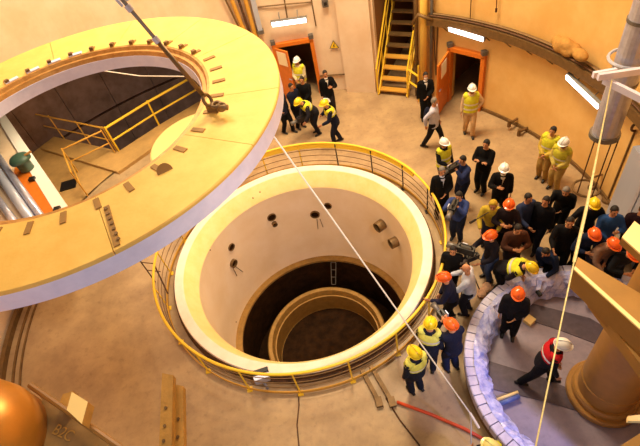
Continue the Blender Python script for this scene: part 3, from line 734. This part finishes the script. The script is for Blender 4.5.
girder([(628, 416), (646, 414), (646, 421), (628, 421)], 4.0, .06, 'beam_clip', 'small pale plate right of the ochre column foot', M['cream_beam'])

# straw rope
q = B(); pts = [P(612, 80, 6.6), P(598, 150, 6.3), P(586, 210, 6.1), P(574, 262, 5.9), P(562, 318, 5.7), P(535, 450, 5.4), P(530, 475, 5.3)]
tube(q, pts[:4], [.006, .009, .015, .015], 6); tube(q, pts[3:], .007, 6)
tag(obj('guide_rope', q, M['rope_y']), 'straw coloured rope running down past the tip of the ochre beam', 'rope')

# ================================================================ NEAR LEFT OBJECTS
zc = 6.0; tcn = P(-46, 438, zc)
e = empty('brass_vessel', (tcn.x, tcn.y, 0), 'shiny brass coloured round vessel at the bottom left corner', 'vessel')
rr_ = (P(14, 438, zc)-tcn).length
prof = [(0, zc+.25), (rr_*.4, zc+.22), (rr_*.75, zc+.12), (rr_*.95, zc-.03), (rr_, zc-.2), (rr_, zc-.5), (0, zc-.5)]
q = B(); rev(q, prof, c=(tcn.x, tcn.y), seg=56); obj('dome', q, M['tankgold'], e, smooth=True)
q = B(); rev(q, [(rr_*.4, zc-.5), (rr_*.4, 0), (0, 0)], c=(tcn.x, tcn.y), seg=32); obj('stand', q, M['brown_metal'], e)
g1 = girder([(34, 388), (130, 455), (100, 500), (44, 460), (42, 400)], 5.6, .12, 'walkway_beam', 'brown stencilled walkway beam beside the brass vessel', mat('brown_grey_paint', '94703e', .5, noise=.2, nscale=6))
q = B(); tube(q, [P(30, 385, 5.72), P(135, 458, 5.72)], .03, 8); obj('edge_rail', q, M['beam_side'], g1)
# stencilled letters
cu = bpy.data.curves.new('txt', 'FONT'); cu.body = 'B2C'; cu.size = .14; cu.extrude = .002
to = bpy.data.objects.new('txt', cu); COL.objects.link(to)
dg = bpy.context.evaluated_depsgraph_get(); me = bpy.data.meshes.new_from_object(to.evaluated_get(dg)); bpy.data.objects.remove(to)
me.name = 'stencil_lettering'; me.materials.clear(); me.materials.append(M['timber'])
p0, p1 = P(51, 433, 5.605), P(80, 447, 5.605); dx = (p1-p0).normalized(); dy = Z.cross(dx)
lo = bpy.data.objects.new('stencil_lettering', me); COL.objects.link(lo); lo.parent = g1
mw = Matrix((dx, dy, Z)).transposed().to_4x4(); mw.translation = p0; lo.matrix_local = winv(g1) @ mw
# timber block
e = empty('timber_block', P(70, 415, 5.0), 'square ochre timber stub with pale cut end behind the walkway beam', 'timber')
pa = [(72, 392), (88, 402), (82, 424), (67, 410)]
q = B(); poly(q, [P(u, v, 5.9) for u, v in pa], 5.78, 5.9); obj('stub', q, M['timber'], e)
q = B(); poly(q, [P(u, v, 5.9) for u, v in pa], 5.9, 5.905); obj('cut_end', q, M['cream_beam'], e)
q = B(); poly(q, [P(u, v, 5.7) for u, v in ((63, 394), (73, 391), (68, 411), (59, 404))], 5.6, 5.7); obj('side_cheek', q, M['timber'], e)
for i, (pts, lb) in enumerate(((((162, 373), (173, 375), (171, 470), (158, 470)), 'taller upright ochre timber post at the bottom edge'), (((174, 384), (183, 386), (184, 470), (172, 470)), 'shorter ochre timber post at the bottom edge'))):
    e = empty('timber_post', P(*pts[0], 6.0), lb, 'timber', 'timber posts'); q = B(); poly(q, [P(u, v, 6.6-.1*i) for u, v in pts], 6.54-.1*i, 6.6-.1*i); obj('plank', q, M['timber'], e)
    for t_ in (.25, .55, .8):
        q = B(); u = pts[0][0]+(pts[3][0]-pts[0][0])*t_+5; v = pts[0][1]+20+60*t_; c = P(u, v, 6.6-.1*i); tube(q, [c, c+Z*.008], .012, 8); obj('bolt', q, M['brown_metal'], e)

# ================================================================ FLOOR ITEMS
q = B(); pts = [P(298, 389, .01), P(299, 405, .01), P(297, 425, .01), P(299, 447, .01), P(297, 480, .01)]
tube(q, [Vector((p.x, p.y, .012)) for p in pts], .014, 6); tag(obj('floor_cable', q, M['rust']), 'thin dark cable running from the pit rim to the bottom edge', 'cable')
for i, (a_, b_) in enumerate((((362, 370), (379, 402)), ((371, 366), (392, 402)))):
    q = B(); bar(q, P(*a_, .04), P(*b_, .04), .09, .07); box(q, P(*b_, .05), (.14, .2, .08)); 
    tag(obj('steel_bar', q, M['brown_metal']), ['left of the two brown steel bars on the floor by the pit', 'right of the two brown steel bars on the floor by the pit'][i], 'bar')
q = B(); tube(q, [P(397, 402, .04), P(430, 414, .04), P(465, 429, .04), P(485, 440, .04)], .035, 8)
tag(obj('red_hose', q, mat('orange_red_hose', 'd8502a', .5), smooth=True), 'orange-red hose on the floor below the yellow-helmeted worker', 'hose')
q = B(); tube(q, [P(386, 398, .02), P(400, 420, .02), P(420, 446, .02)], .015, 6)
tag(obj('floor_cable', q, M['rust'], smooth=True), 'thin dark cable left of the orange-red hose', 'cable')
q = B(); c = P(478, 181, .0); bar(q, c+Vector((-.32, -.1, .008)), c+Vector((.32, 0, .008)), .8, .016)
tag(obj('floor_cover', q, mat('grey_tan_cover', '9c8058', .6)), 'square grey-tan floor cover between the standing men', 'cover')
# pile of crumpled paper/cable near tripod feet
q = B(); random.seed(11); c = P(487, 290, .06)
for i in range(6): sphere(q, c+Vector((random.uniform(-.2, .2), random.uniform(-.2, .2), 0)), (.12, .1, .05), 8, 5)
tag(obj('cable_coil', q, cloth('c89a78')), 'small heap of tan cable on the floor beside the tripod', 'cable')


# ================================================================ PEOPLE
def V(*a): return Vector(a)
def lerp(a, b, t): return a+(b-a)*t
def curve(pts, rads, n=3):
    """Catmull-Rom densify of a limb path with its radii"""
    P_, R_ = [], []
    L = len(pts)
    for i in range(L-1):
        p0, p1, p2, p3 = pts[max(i-1, 0)], pts[i], pts[i+1], pts[min(i+2, L-1)]
        for k in range(n):
            t = k/n; t2, t3 = t*t, t*t*t
            P_.append(.5*((2*p1)+(p2-p0)*t+(2*p0-5*p1+4*p2-p3)*t2+(3*p1-p0-3*p2+p3)*t3))
            a, b_ = rads[i], rads[i+1]
            R_.append((a[0]+(b_[0]-a[0])*t, a[1]+(b_[1]-a[1])*t) if isinstance(a, tuple) else a+(b_-a)*t)
    P_.append(pts[-1]); R_.append(rads[-1]); return P_, R_
def ik(a, t, l1, l2, pole):
    d = t-a; L = min(d.length, (l1+l2)*.995); dn = d.normalized()
    x = (l1*l1-l2*l2+L*L)/(2*L); h = math.sqrt(max(0, l1*l1-x*x))
    pv = (Vector(pole)-dn*dn.dot(Vector(pole))).normalized()
    return a+dn*x+pv*h, a+dn*L
ARM = {  # target of the right wrist (x outward positive), elbow pole
 'down': (V(.25, .03, .84), V(.4, -1, 0)), 'hang': (V(.23, .12, .86), V(.4, -1, 0)), 'back': (V(.24, -.18, .9), V(.3, -1, 0)),
 'front': (V(.04, .24, 1.0), V(1, -.4, -.4)), 'chest': (V(-.04, .22, 1.2), V(1, 0, -.6)), 'fwd': (V(.2, .42, 1.15), V(.7, -.2, -1)),
 'face': (V(.07, .27, 1.55), V(.8, .2, -1)), 'up': (V(.2, .25, 1.6), V(.8, .2, -1)), 'phone': (V(.1, .3, 1.28), V(.8, 0, -1)), 'out': (V(.42, .3, 1.15), V(.3, -.6, -1)), 'hip': (V(.2, .05, .98), V(1, -.4, 0)),
}
def person(u, v, rz, label, top='0e0d12', legs='0e0d12', helmet=None, hair='dark', vest=None, la='down', ra='down', lean=0, stance='stand', shirt=None, H=1.77, mask=False, z=0, skin=None, zh=None, hood=None, bag=None, yoke=False):
    """(u, v): where the head sits in the view; rz: facing, degrees from +Y"""
    k = H/1.75
    # hip offset produced by a lean moves the head forward: subtract it
    ln = math.radians(lean); hipz = .93 if stance != 'crouch' else .55
    drop = .93-hipz
    headz = (hipz+(1.63-.93)*math.cos(ln))*k; fwd = (1.63-.93)*math.sin(ln)*k
    hp = P(u, v, z+headz)
    a = math.radians(rz); f = V(-math.sin(a), math.cos(a), 0)
    loc = V(hp.x-f.x*fwd, hp.y-f.y*fwd, z)
    e = empty('person', loc, label, 'person', 'visitors, crews and workers in the hall', rz=a)
    e.scale = (k, k, k)
    def T(p):  # lean upper body about the hips, drop for crouch
        p = Vector(p)
        if p.z > .93:
            d = p-V(0, 0, .93); p = V(d.x, d.y*math.cos(ln)+d.z*math.sin(ln), .93+d.z*math.cos(ln)-d.y*math.sin(ln))
        return p-V(0, 0, drop)
    def po(name, bm, mt, par=e, smooth=True, rem=None):
        o = obj(name, bm, mt, par, smooth=smooth, local=True)
        if rem:
            md = o.modifiers.new('r', 'REMESH'); md.mode = 'VOXEL'; md.voxel_size = rem; md.use_smooth_shade = True
            m2 = o.modifiers.new('s', 'SMOOTH'); m2.factor = .5; m2.iterations = 3
        return o
    rnd = random.Random(int(u*7+v*13))
    # joints
    sh = [T(V(s*.175, -.01, 1.40)) for s in (-1, 1)]
    wr, el, hd = [], [], []
    for s, key, S_ in ((-1, la, sh[0]), (1, ra, sh[1])):
        t, pole = ARM[key]; t = V(t.x*s, t.y, t.z)+V(rnd.uniform(-.02, .02), rnd.uniform(-.02, .02), rnd.uniform(-.02, .02))
        if key in ('down', 'back', 'hang'): t = t-V(0, 0, drop)+V(0, math.sin(ln)*.45, 0)
        else: t = T(t) if t.z > .93 else t-V(0, 0, drop)
        E_, W_ = ik(S_, t, .29, .26, V(pole.x*s, pole.y, pole.z)); el.append(E_); wr.append(W_); hd.append((W_-E_).normalized())
    st = {'stand': ((-.1, .02), (.1, -.02)), 'walk': ((-.09, .3), (.09, -.3)), 'step': ((-.1, .16), (.1, -.12)), 'wide': ((-.2, .04), (.18, -.04)), 'crouch': ((-.16, .2), (.14, -.12))}[stance]
    feet = [V(x, y, .08) for x, y in st]; hips = [V(s*.09, 0, .9-drop) for s in (-1, 1)]; knees = []
    for h_, ft in zip(hips, feet):
        K, F_ = ik(h_, ft, .43, .42, (0, 1, 0)); knees.append(K)
    front = (0, 1, 0)
    # body: one surface, head with face, neck, limbs, hands with five fingers
    b = B()
    tp = [T(V(0, 0, z_)) for z_ in (.84, .95, 1.07, 1.25, 1.38, 1.45, 1.50, 1.57)]
    P_, R_ = curve(tp, [(.14, .10), (.15, .105), (.125, .09), (.15, .105), (.17, .095), (.1, .07), (.056, .056), (.055, .056)], 2)
    tube(b, P_, R_, 14, front)
    skn = .5
    for i, s in enumerate((-1, 1)):
        P_, R_ = curve([sh[i]+V(-s*.06, 0, .01), sh[i], lerp(sh[i], el[i], .5), el[i], lerp(el[i], wr[i], .4), wr[i]], [.05, .055, .048, .04, .038, .027], 2); tube(b, P_, R_, 9)
        P_, R_ = curve([hips[i]+V(0, 0, .05), hips[i], lerp(hips[i], knees[i], .5), knees[i], lerp(knees[i], feet[i], .35), feet[i]], [.08, .085, .072, .055, .054, .036], 2); tube(b, P_, R_, 9)
        # hand
        d = hd[i]; W_ = wr[i]; inw = V(-s, 0, 0); n_ = (inw-d*d.dot(inw)).normalized() if abs(d.x) < .9 else V(0, 0, -1); w_ = d.cross(n_).normalized()
        if w_.y < 0 and abs(w_.y) > .3: w_ = -w_
        if w_.z < -.3: w_ = -w_
        tube(b, [W_-d*.01, W_+d*.03, W_+d*.085], [(.022, .018), (.036, .015), (.038, .013)], 8, n_)
        for j, (off, L_) in enumerate(((-.028, .062), (-.01, .075), (.01, .082), (.028, .07))):
            r0 = W_+d*.08+w_*off; c_ = .25+.1*j
            tube(b, [r0, r0+d*L_*.45+n_*L_*.08, r0+d*L_*.8+n_*L_*.3*c_*2, r0+d*L_*.92+n_*L_*.6*c_*2], [.0095, .009, .008, .005], 5)
        r0 = W_+d*.025+w_*.03; tube(b, [r0, r0+w_*.025+d*.025, r0+w_*.03+d*.055+n_*.01], [.012, .010, .006], 5)
    # head
    hc = T(V(0, .015, 1.645)); RX = Matrix.Rotation(-ln*.6, 3, 'X')
    start = len(b.verts)
    sphere(b, (0, 0, 0), (.072, .09, .115), 14, 10)
    b.verts.ensure_lookup_table()
    for vv in b.verts[start:]:
        p = vv.co
        if p.z < 0:
            t = -p.z/.118; p.x *= 1-.32*t*t; p.y = p.y*(1-.28*t)+.018*t
        if p.y > .07 and abs(p.z) < .03 and abs(p.x) > .02: p.y -= .006
        vv.co = RX @ p + hc
    for pts_, r_ in (([V(0, .09, .012), V(0, .112, -.018), V(0, .098, -.03)], [.008, .014, .01]),):
        tube(b, [RX @ p + hc for p in pts_], r_, 6)
    for s in (-1, 1): sphere(b, RX @ V(s*.078, -.005, -.008)+hc, (.012, .02, .032), 6, 5)
    tube(b, [tp[-2], T(V(0, .01, 1.6))], [.056, .05], 10)
    po('body', b, skin or M['skin'])
    q = B()
    for s in (-1, 1): sphere(q, RX @ V(s*.03, .088, .006)+hc, (.012, .007, .007), 6, 4)
    for s in (-1, 1): tube(q, [RX @ V(s*.016, .093, .024)+hc, RX @ V(s*.045, .082, .026)+hc], .004, 4)
    po('eyes', q, M['eye'])
    q = B()
    if mask:
        sphere(q, RX @ V(0, .045, -.05)+hc, (.058, .058, .048), 10, 6); po('face_mask', q, M['white'])
    else:
        tube(q, [RX @ V(-.022, .086, -.056)+hc, RX @ V(0, .094, -.054)+hc, RX @ V(.022, .086, -.056)+hc], [.003, .006, .003], 5); po('mouth', q, M['mouth'])
    if helmet:
        q = B(); c0 = hc+RX @ V(0, -.005, .03)
        sphere(q, c0, (.118, .142, .122), 18, 6, RX, z0=.02)
        n_ = 18; r1 = [q.verts.new(c0+RX @ V(.118*math.cos(2*PI*j/n_), .142*math.sin(2*PI*j/n_), 0)) for j in range(n_)]
        r2 = [q.verts.new(c0+RX @ V(.132*math.cos(2*PI*j/n_), (.185 if math.sin(2*PI*j/n_) > 0 else .15)*math.sin(2*PI*j/n_), -.012)) for j in range(n_)]
        for j in range(n_): q.faces.new((r1[j], r1[(j+1) % n_], r2[(j+1) % n_], r2[j]))
        tube(q, [c0+RX @ V(0, .14, .05), c0+RX @ V(0, .08, .115), c0+RX @ V(0, 0, .127), c0+RX @ V(0, -.08, .115), c0+RX @ V(0, -.14, .05)], .012, 6)
        hm = po('helmet', q, hard(helmet))
        q = B(); tube(q, [c0+RX @ V(-.1, .05, -.01), hc+RX @ V(-.06, .05, -.09), hc+RX @ V(0, .06, -.125), hc+RX @ V(.06, .05, -.09), c0+RX @ V(.1, .05, -.01)], .005, 4); po('chin_strap', q, M['black_gear'], hm)
    if hair:
        q = B(); sphere(q, hc+RX @ V(0, -.014, .018), (.084, .096, .114), 14, 7, RX, z0=-.45)
        for vv in q.verts:
            l_ = RX.transposed() @ (vv.co-hc)
            if l_.y > .055 and l_.z < .05: vv.co = hc+RX @ V(l_.x*.8, .05, max(l_.z, .045))
        po('hair', q, M['hair_grey'] if hair == 'grey' else M['hair_dark'])
    if hood:
        q = B(); sphere(q, hc+RX @ V(0, -.02, .012), (.1, .112, .13), 14, 8, RX, z0=-.8)
        for vv in q.verts:
            l_ = RX.transposed() @ (vv.co-hc)
            if l_.y > .06 and abs(l_.x) < .07 and l_.z < .06: vv.co = hc+RX @ V(l_.x*1.2, .04, l_.z)
        po('hood', q, cloth(hood))
    # trousers
    q = B()
    for i in range(2):
        P_, R_ = curve([hips[i]+V(0, 0, .09), hips[i], lerp(hips[i], knees[i], .5), knees[i], lerp(knees[i], feet[i], .5), feet[i]+V(0, 0, -.02)], [.1, .12, .106, .085, .08, .072], 2); tube(q, P_, R_, 10)
    tube(q, [V(0, 0, .8-drop), V(0, 0, .9-drop), V(0, 0, 1.0-drop)], [(.13, .1), (.165, .12), (.15, .11)], 14, front)
    po('trousers', q, cloth(legs), rem=.024)
    # jacket / shirt with sleeves
    q = B(); hem = .80 if stance != 'crouch' else .86
    P_, R_ = curve([T(V(0, 0, z_)) for z_ in (hem, .93, 1.07, 1.25, 1.37, 1.44, 1.49)], [(.205, .15), (.195, .145), (.178, .135), (.198, .145), (.2, .128), (.14, .098), (.073, .073)], 2)
    tube(q, P_, R_, 16, front)
    for i, s in enumerate((-1, 1)):
        P_, R_ = curve([sh[i]+V(-s*.08, 0, 0), sh[i]+V(0, 0, .0), lerp(sh[i], el[i], .5), el[i], lerp(el[i], wr[i], .5), wr[i]-hd[i]*.01], [.085, .086, .076, .067, .059, .047], 2); tube(q, P_, R_, 10)
    po('jacket', q, cloth(top), rem=.024)
    if shirt:
        q = B(); vs = [q.verts.new(T(V(*p))) for p in ((-.055, .1, 1.46), (.055, .1, 1.46), (.0, .142, 1.2), (0, .115, 1.46), (0, .152, 1.33))]
        q.faces.new((vs[0], vs[3], vs[4], vs[2])); q.faces.new((vs[3], vs[1], vs[2], vs[4])); sphere(q, T(V(0, .03, 1.485)), (.066, .062, .03), 10, 5); po('shirt', q, cloth(shirt))
    # vest
    if vest:
        q = B(); P_, R_ = curve([T(V(0, 0, z_)) for z_ in ((1.22, 1.25, 1.3, 1.37, 1.45) if yoke else (.9, 1.07, 1.25, 1.37, 1.45))], [(.225, .17), (.21, .165), (.228, .175), (.23, .16), (.17, .12)], 2)
        tube(q, P_, R_, 16, front, cap=False)
        for s in (-1, 1): tube(q, [T(V(s*.17, 0, 1.36)), T(V(s*.1, 0, 1.47))], [.1, .1], 10)
        vo = po('vest', q, cloth(vest))
        q = B()
        for z_ in ((1.27,) if yoke else (1.0, 1.16)): tube(q, [T(V(0, 0, z_)), T(V(0, 0, z_+.05))], [(.232, .18), (.234, .18)], 16, front, cap=False)
        po('reflective_strip', q, M['reflect'], vo)
    if bag:
        q = B(); c = T(V(0, -.2, 1.2)); sphere(q, c, (.15, .1, .22), 10, 7); po('backpack', q, cloth(bag))
    # shoes
    for i, s in enumerate((-1, 1)):
        q = B(); ft = feet[i]; tube(q, [V(ft.x, ft.y-.09, .035), V(ft.x, ft.y-.03, .05), V(ft.x+s*.005, ft.y+.08, .04), V(ft.x+s*.01, ft.y+.17, .025)], [(.03, .03), (.042, .05), (.045, .038), (.032, .022)], 8)
        po('shoe', q, M['shoe'])
    e['wrist'] = 0; del e['wrist']
    mw = Matrix.Translation(loc) @ Matrix.Rotation(a, 4, 'Z') @ Matrix.Scale(k, 4)
    return e, [mw @ w for w in wr], f, mw @ hc
# video cameras and photo cameras
def gear(c, f, label, name='video_camera', size=1.0, cat='camera'):
    e = empty(name, c, label, cat, 'cameras of the press crews'); f = f.normalized(); r = f.cross(Z)
    Mx = Matrix((r, f, Z)).transposed()
    q = B(); box(q, c, (.1*size, .26*size, .13*size), Mx); obj('camera_body', q, M['black_gear'], e)
    q = B(); tube(q, [c+f*.13*size, c+f*.2*size, c+f*.3*size], [.04*size, .045*size, .055*size], 12); obj('lens', q, M['grey'], e, smooth=True)
    q = B(); tube(q, [c-f*.1*size+Z*.06*size, c-f*.07*size+Z*.12*size, c+f*.08*size+Z*.12*size, c+f*.1*size+Z*.06*size], .014*size, 6); obj('top_handle', q, M['black_gear'], e)
    q = B(); bar(q, c+r*.08*size+Z*.02, c+r*.08*size+Z*.02+f*.08*size, .02, .07*size); obj('view_screen', q, M['blue_steel'], e)
    return e
def held(res, label, dz=.03, size=1.0, df=.05):
    e, wr, f, hc = res; c = (wr[0]+wr[1])/2+f*df+Z*dz; return gear(c, f, label, size=size)

NAVY, BLK, DK = '12172e', '09080b', '1a171c'
YH, OH, WH = 'f2d21c', 'f0641e', 'f4f2f0'
HV = 'e4e03a'
# --- group by the left orange door
person(297, 61, 150, 'person in white helmet and yellow vest standing in the left orange doorway', 'd8c8a0', 'c8b088', WH, None, HV, 'front', 'front', skin=None)
sm = person(325, 74, 185, 'person in black suit with white shirt right of the left orange doorway', BLK, '28242a', None, 'dark', None, 'phone', 'down', shirt='f4f0ea')
person(302, 80, 160, 'dark haired person in long black coat in front of the left doorway', BLK, '1a181c', None, 'dark', None, 'front', 'down')
person(291, 87, 215, 'person in dark navy jacket left of the black coated person by the left door', NAVY, BLK, None, 'dark', None, 'down', 'front')
person(278, 92, 225, 'person in dark clothes half hidden behind the edge of the ring slab', '20243a', BLK, None, 'dark', None, 'down', 'hip', stance='step')
pa = person(299, 102, 110, 'stooping camera operator in yellow helmet and yellow vest nearest the ring slab', '2a2830', '1a1820', YH, None, HV, 'fwd', 'fwd', lean=40, yoke=True)
held(pa, 'black video camera held low by the stooping operator near the ring slab', size=1.3)
person(325, 104, 95, 'person in yellow helmet and vest facing left at the far pit railing', NAVY, '181c2c', YH, None, HV, 'fwd', 'phone', lean=18, stance='step', yoke=True)
# --- centre back
person(425.5, 76, 172, 'person in black suit with pale mask standing by the yellow column', BLK, BLK, None, 'dark', None, 'front', 'down', shirt='f4f4f6', mask=True, H=1.76)
person(434, 102, 235, 'grey haired person in pale blue shirt walking left', 'c4c4dc', '17161c', None, 'grey', None, 'hang', 'back', stance='walk', bag=NAVY)
person(472, 89, 165, 'person in white helmet, yellow vest and beige clothes by the right orange door', 'e0c096', 'd0a878', WH, None, HV, 'hip', 'down', stance='step')
person(486.5, 144, 130, 'dark haired person in black standing alone with folded arms', BLK, BLK, None, 'dark', None, 'chest', 'chest', H=1.82)
person(444, 143, 200, 'person in white helmet and yellow vest left of the photographers', '1c2028', BLK, WH, None, HV, 'hang', 'front', H=1.72)
person(442, 171, 175, 'grey haired person in black suit close to the pit railing', BLK, BLK, None, 'grey', None, 'front', 'down', shirt='cfd6ee')
pc = person(463, 160, 110, 'photographer in navy jacket with raised camera, behind the other photographer in blue', '26305a', NAVY, None, 'dark', None, 'face', 'face', lean=6)
held(pc, 'black video camera raised by the rear photographer in navy', size=1.25)
pd = person(459, 196, 140, 'photographer in blue denim jacket raising a camera, near the pit railing', '34447c', '1e2234', None, 'dark', None, 'face', 'face', lean=6)
held(pd, 'black video camera raised by the photographer in blue denim', size=1.35)
person(504, 169, 155, 'person in white helmet and black suit walking right of the folded arms person', BLK, BLK, WH, None, None, 'down', 'phone', shirt='e8dcc8', stance='step')
person(509, 205, 150, 'person in orange helmet and dark jacket beside the yellow jacketed one', '241a20', BLK, OH, None, None, 'phone', 'phone', mask=True)
person(493, 205, 150, 'person in mustard yellow hooded jacket at the middle of the crowd', 'c0a436', '2a2a3c', None, None, None, 'fwd', 'fwd', lean=15, hood='c0a032')
person(528, 198, 190, 'person in slate blue jacket right of the orange helmet and yellow jacket pair', '2c3658', '1c2030', None, 'dark', None, 'down', 'fwd')
pe_ = person(491, 236, 100, 'camera operator in orange helmet, black shirt and jeans reaching left', '1a1620', '3c4a70', OH, None, None, 'fwd', 'fwd', lean=8)
held(pe_, 'black video camera held out by the operator in jeans', size=1.1)
person(518, 229, 170, 'person in brown jacket in the middle of the crowd', '4a2a1c', '2a2024', None, 'dark', None, 'phone', 'phone', lean=8)
person(467, 269, 60, 'bald person in pale grey shirt working at the camera tripod', 'c8ccdc', '1c1c28', None, None, None, 'fwd', 'fwd', lean=8)
pf = person(445, 278, 70, 'person in orange helmet and navy clothes against the pit railing beside the tripod', '1e2036', BLK, OH, None, None, 'fwd', 'front', lean=14)
person(530, 267, 222, 'person in yellow helmet and yellow vest bending at the far edge of the ring wall', '201c22', BLK, YH, None, HV, 'fwd', 'front', lean=55, yoke=True)
person(546, 252, 120, 'person in dark blue coat crouching beside the ring wall', '1e2a48', BLK, None, 'dark', None, 'fwd', 'front', lean=30, stance='crouch')
person(566, 191, 135, 'person in black suit leaning forward between the crowd and the wall', BLK, BLK, None, 'grey', None, 'front', 'fwd', lean=20)
person(546, 201, 125, 'bald person in black jacket left of the leaning suited person', '14141c', '1a1c2c', None, 'dark', None, 'down', 'down', stance='step')
person(594, 204, 160, 'person in yellow helmet and black jacket with yellow straps by the straw rope', '1a1a1e', BLK, YH, None, None, 'out', 'out', stance='wide', lean=8)
person(570, 222, 150, 'person in black beneath the straw rope left of the orange helmets', '0c0a0e', BLK, None, 'dark', None, 'down', 'fwd', stance='step')
person(614, 211, 165, 'person in bright blue jacket near the pale blue cabinet', '2f5490', '1c2238', None, 'dark', None, 'phone', 'front')
person(594, 234, 170, 'person in orange helmet with white mask, leftmost of the right edge helmets', '1a2440', BLK, OH, None, None, 'phone', 'phone', mask=True, lean=22)
person(613, 244, 185, 'person in orange helmet and grey brown jacket above the ochre box beam', '8a6a58', '302a34', OH, None, None, 'front', 'fwd', lean=22)
person(633, 254, 175, 'person in orange helmet and black jacket holding papers at the right edge', '181a20', BLK, OH, None, None, 'phone', 'phone', lean=26)
person(643, 210, 150, 'person in dark maroon jacket at the right edge behind the blue jacket', '2c1820', BLK, None, 'dark', None, 'down', 'front')
person(553, 131, 125, 'dark haired person in yellow vest behind the white helmet at the right wall', 'd8b84c', 'b08a48', None, 'dark', HV, 'front', 'front')
person(564, 143, 120, 'person in white helmet and yellow vest leaning near the right wall', 'd8c060', 'b89450', WH, None, 'd8d040', 'front', 'front', lean=8)
# --- ring wall and near pit
person(518, 294, 150, 'person in orange helmet and black clothes with backpack inside the ring wall', '17161e', BLK, OH, None, None, 'front', 'down', bag='2a2226', lean=4)
person(561, 345, 245, 'person in white helmet and red vest striding across the violet floor', '17161e', BLK, WH, None, 'c8202a', 'front', 'hang', stance='walk', lean=14, yoke=True)
person(415.5, 354, 20, 'person in yellow helmet and pale yellow vest, nearest the bottom of the pit railing', '1c2030', '161a2a', YH, None, 'e6e26a', 'down', 'down', yoke=True)
person(430, 325, 330, 'person in yellow helmet and pale yellow vest left of the navy camera operator', '1c2030', '161a2a', YH, None, 'e6e26a', 'front', 'down', lean=10, yoke=True)
pg = person(452, 326, 15, 'camera operator in orange helmet and navy clothes beside two yellow helmets', '191b2e', '1c2240', OH, None, None, 'face', 'fwd', lean=8)
held(pg, 'black video camera raised by the navy operator near the ring wall', size=1.25, dz=.08)
person(453, 250, 150, 'person in black behind the tripod at the pit railing', '0c0b10', BLK, None, 'dark', None, 'down', 'down', H=1.6)
person(492, 449, 30, 'person with yellow helmet and vest cut off at the bottom edge', '2a2a30', BLK, 'f4ea9a', None, HV, 'front', 'front')
# loose white helmet carried by the suited person
e, wr, f, hc = sm
q = B(); sphere(q, wr[1]+Vector((.1, -.05, -.16)), (.14, .12, .12), 14, 6, z0=0); box(q, wr[1]+Vector((.1, -.05, -.155)), (.28, .28, .012))
tag(obj('safety_helmet', q, hard(WH), smooth=False), 'loose white safety helmet carried low by the black suited person at the left door', 'helmet')
# tripod with camera
tp = P(462, 288, 0); e = empty('tripod', tp, 'black camera tripod standing between the pit railing and the crowd', 'tripod')
hd_ = tp+Z*1.35
for i in range(3):
    a = math.radians(90+120*i); q = B(); tube(q, [hd_-Z*.1, tp+Vector((.42*math.cos(a), .42*math.sin(a), .01))], [.022, .014], 6); obj('leg', q, M['black_gear'], e)
q = B(); tube(q, [hd_-Z*.35, hd_], .025, 8); box(q, hd_, (.1, .1, .05)); obj('head', q, M['black_gear'], e)
q = B(); tube(q, [hd_, hd_+Vector((.3, -.2, -.12))], .012, 6); obj('pan_handle', q, M['black_gear'], e)
gear(hd_+Z*.12, Vector((-.6, .5, 0)), 'black video camera mounted on the tripod', size=1.4)
# microphone boom of the operator
q = B(); a_ = P(470, 223, 1.4); b_ = P(489, 212, 1.4); tube(q, [a_, b_], .012, 6); tube(q, [a_, a_.lerp(b_, .3)], .028, 8)
tag(obj('boom_microphone', q, M['black_gear']), 'black boom microphone pointing left from the mustard jacketed person', 'microphone')
q = B(); c = P(629, 283, 1.0); bar(q, c, c+Vector((.3, -.1, 0)), .02, .22); tag(obj('paper_sheet', q, M['white']), 'white sheet of paper held by the person at the right edge', 'paper')

if 0: pass
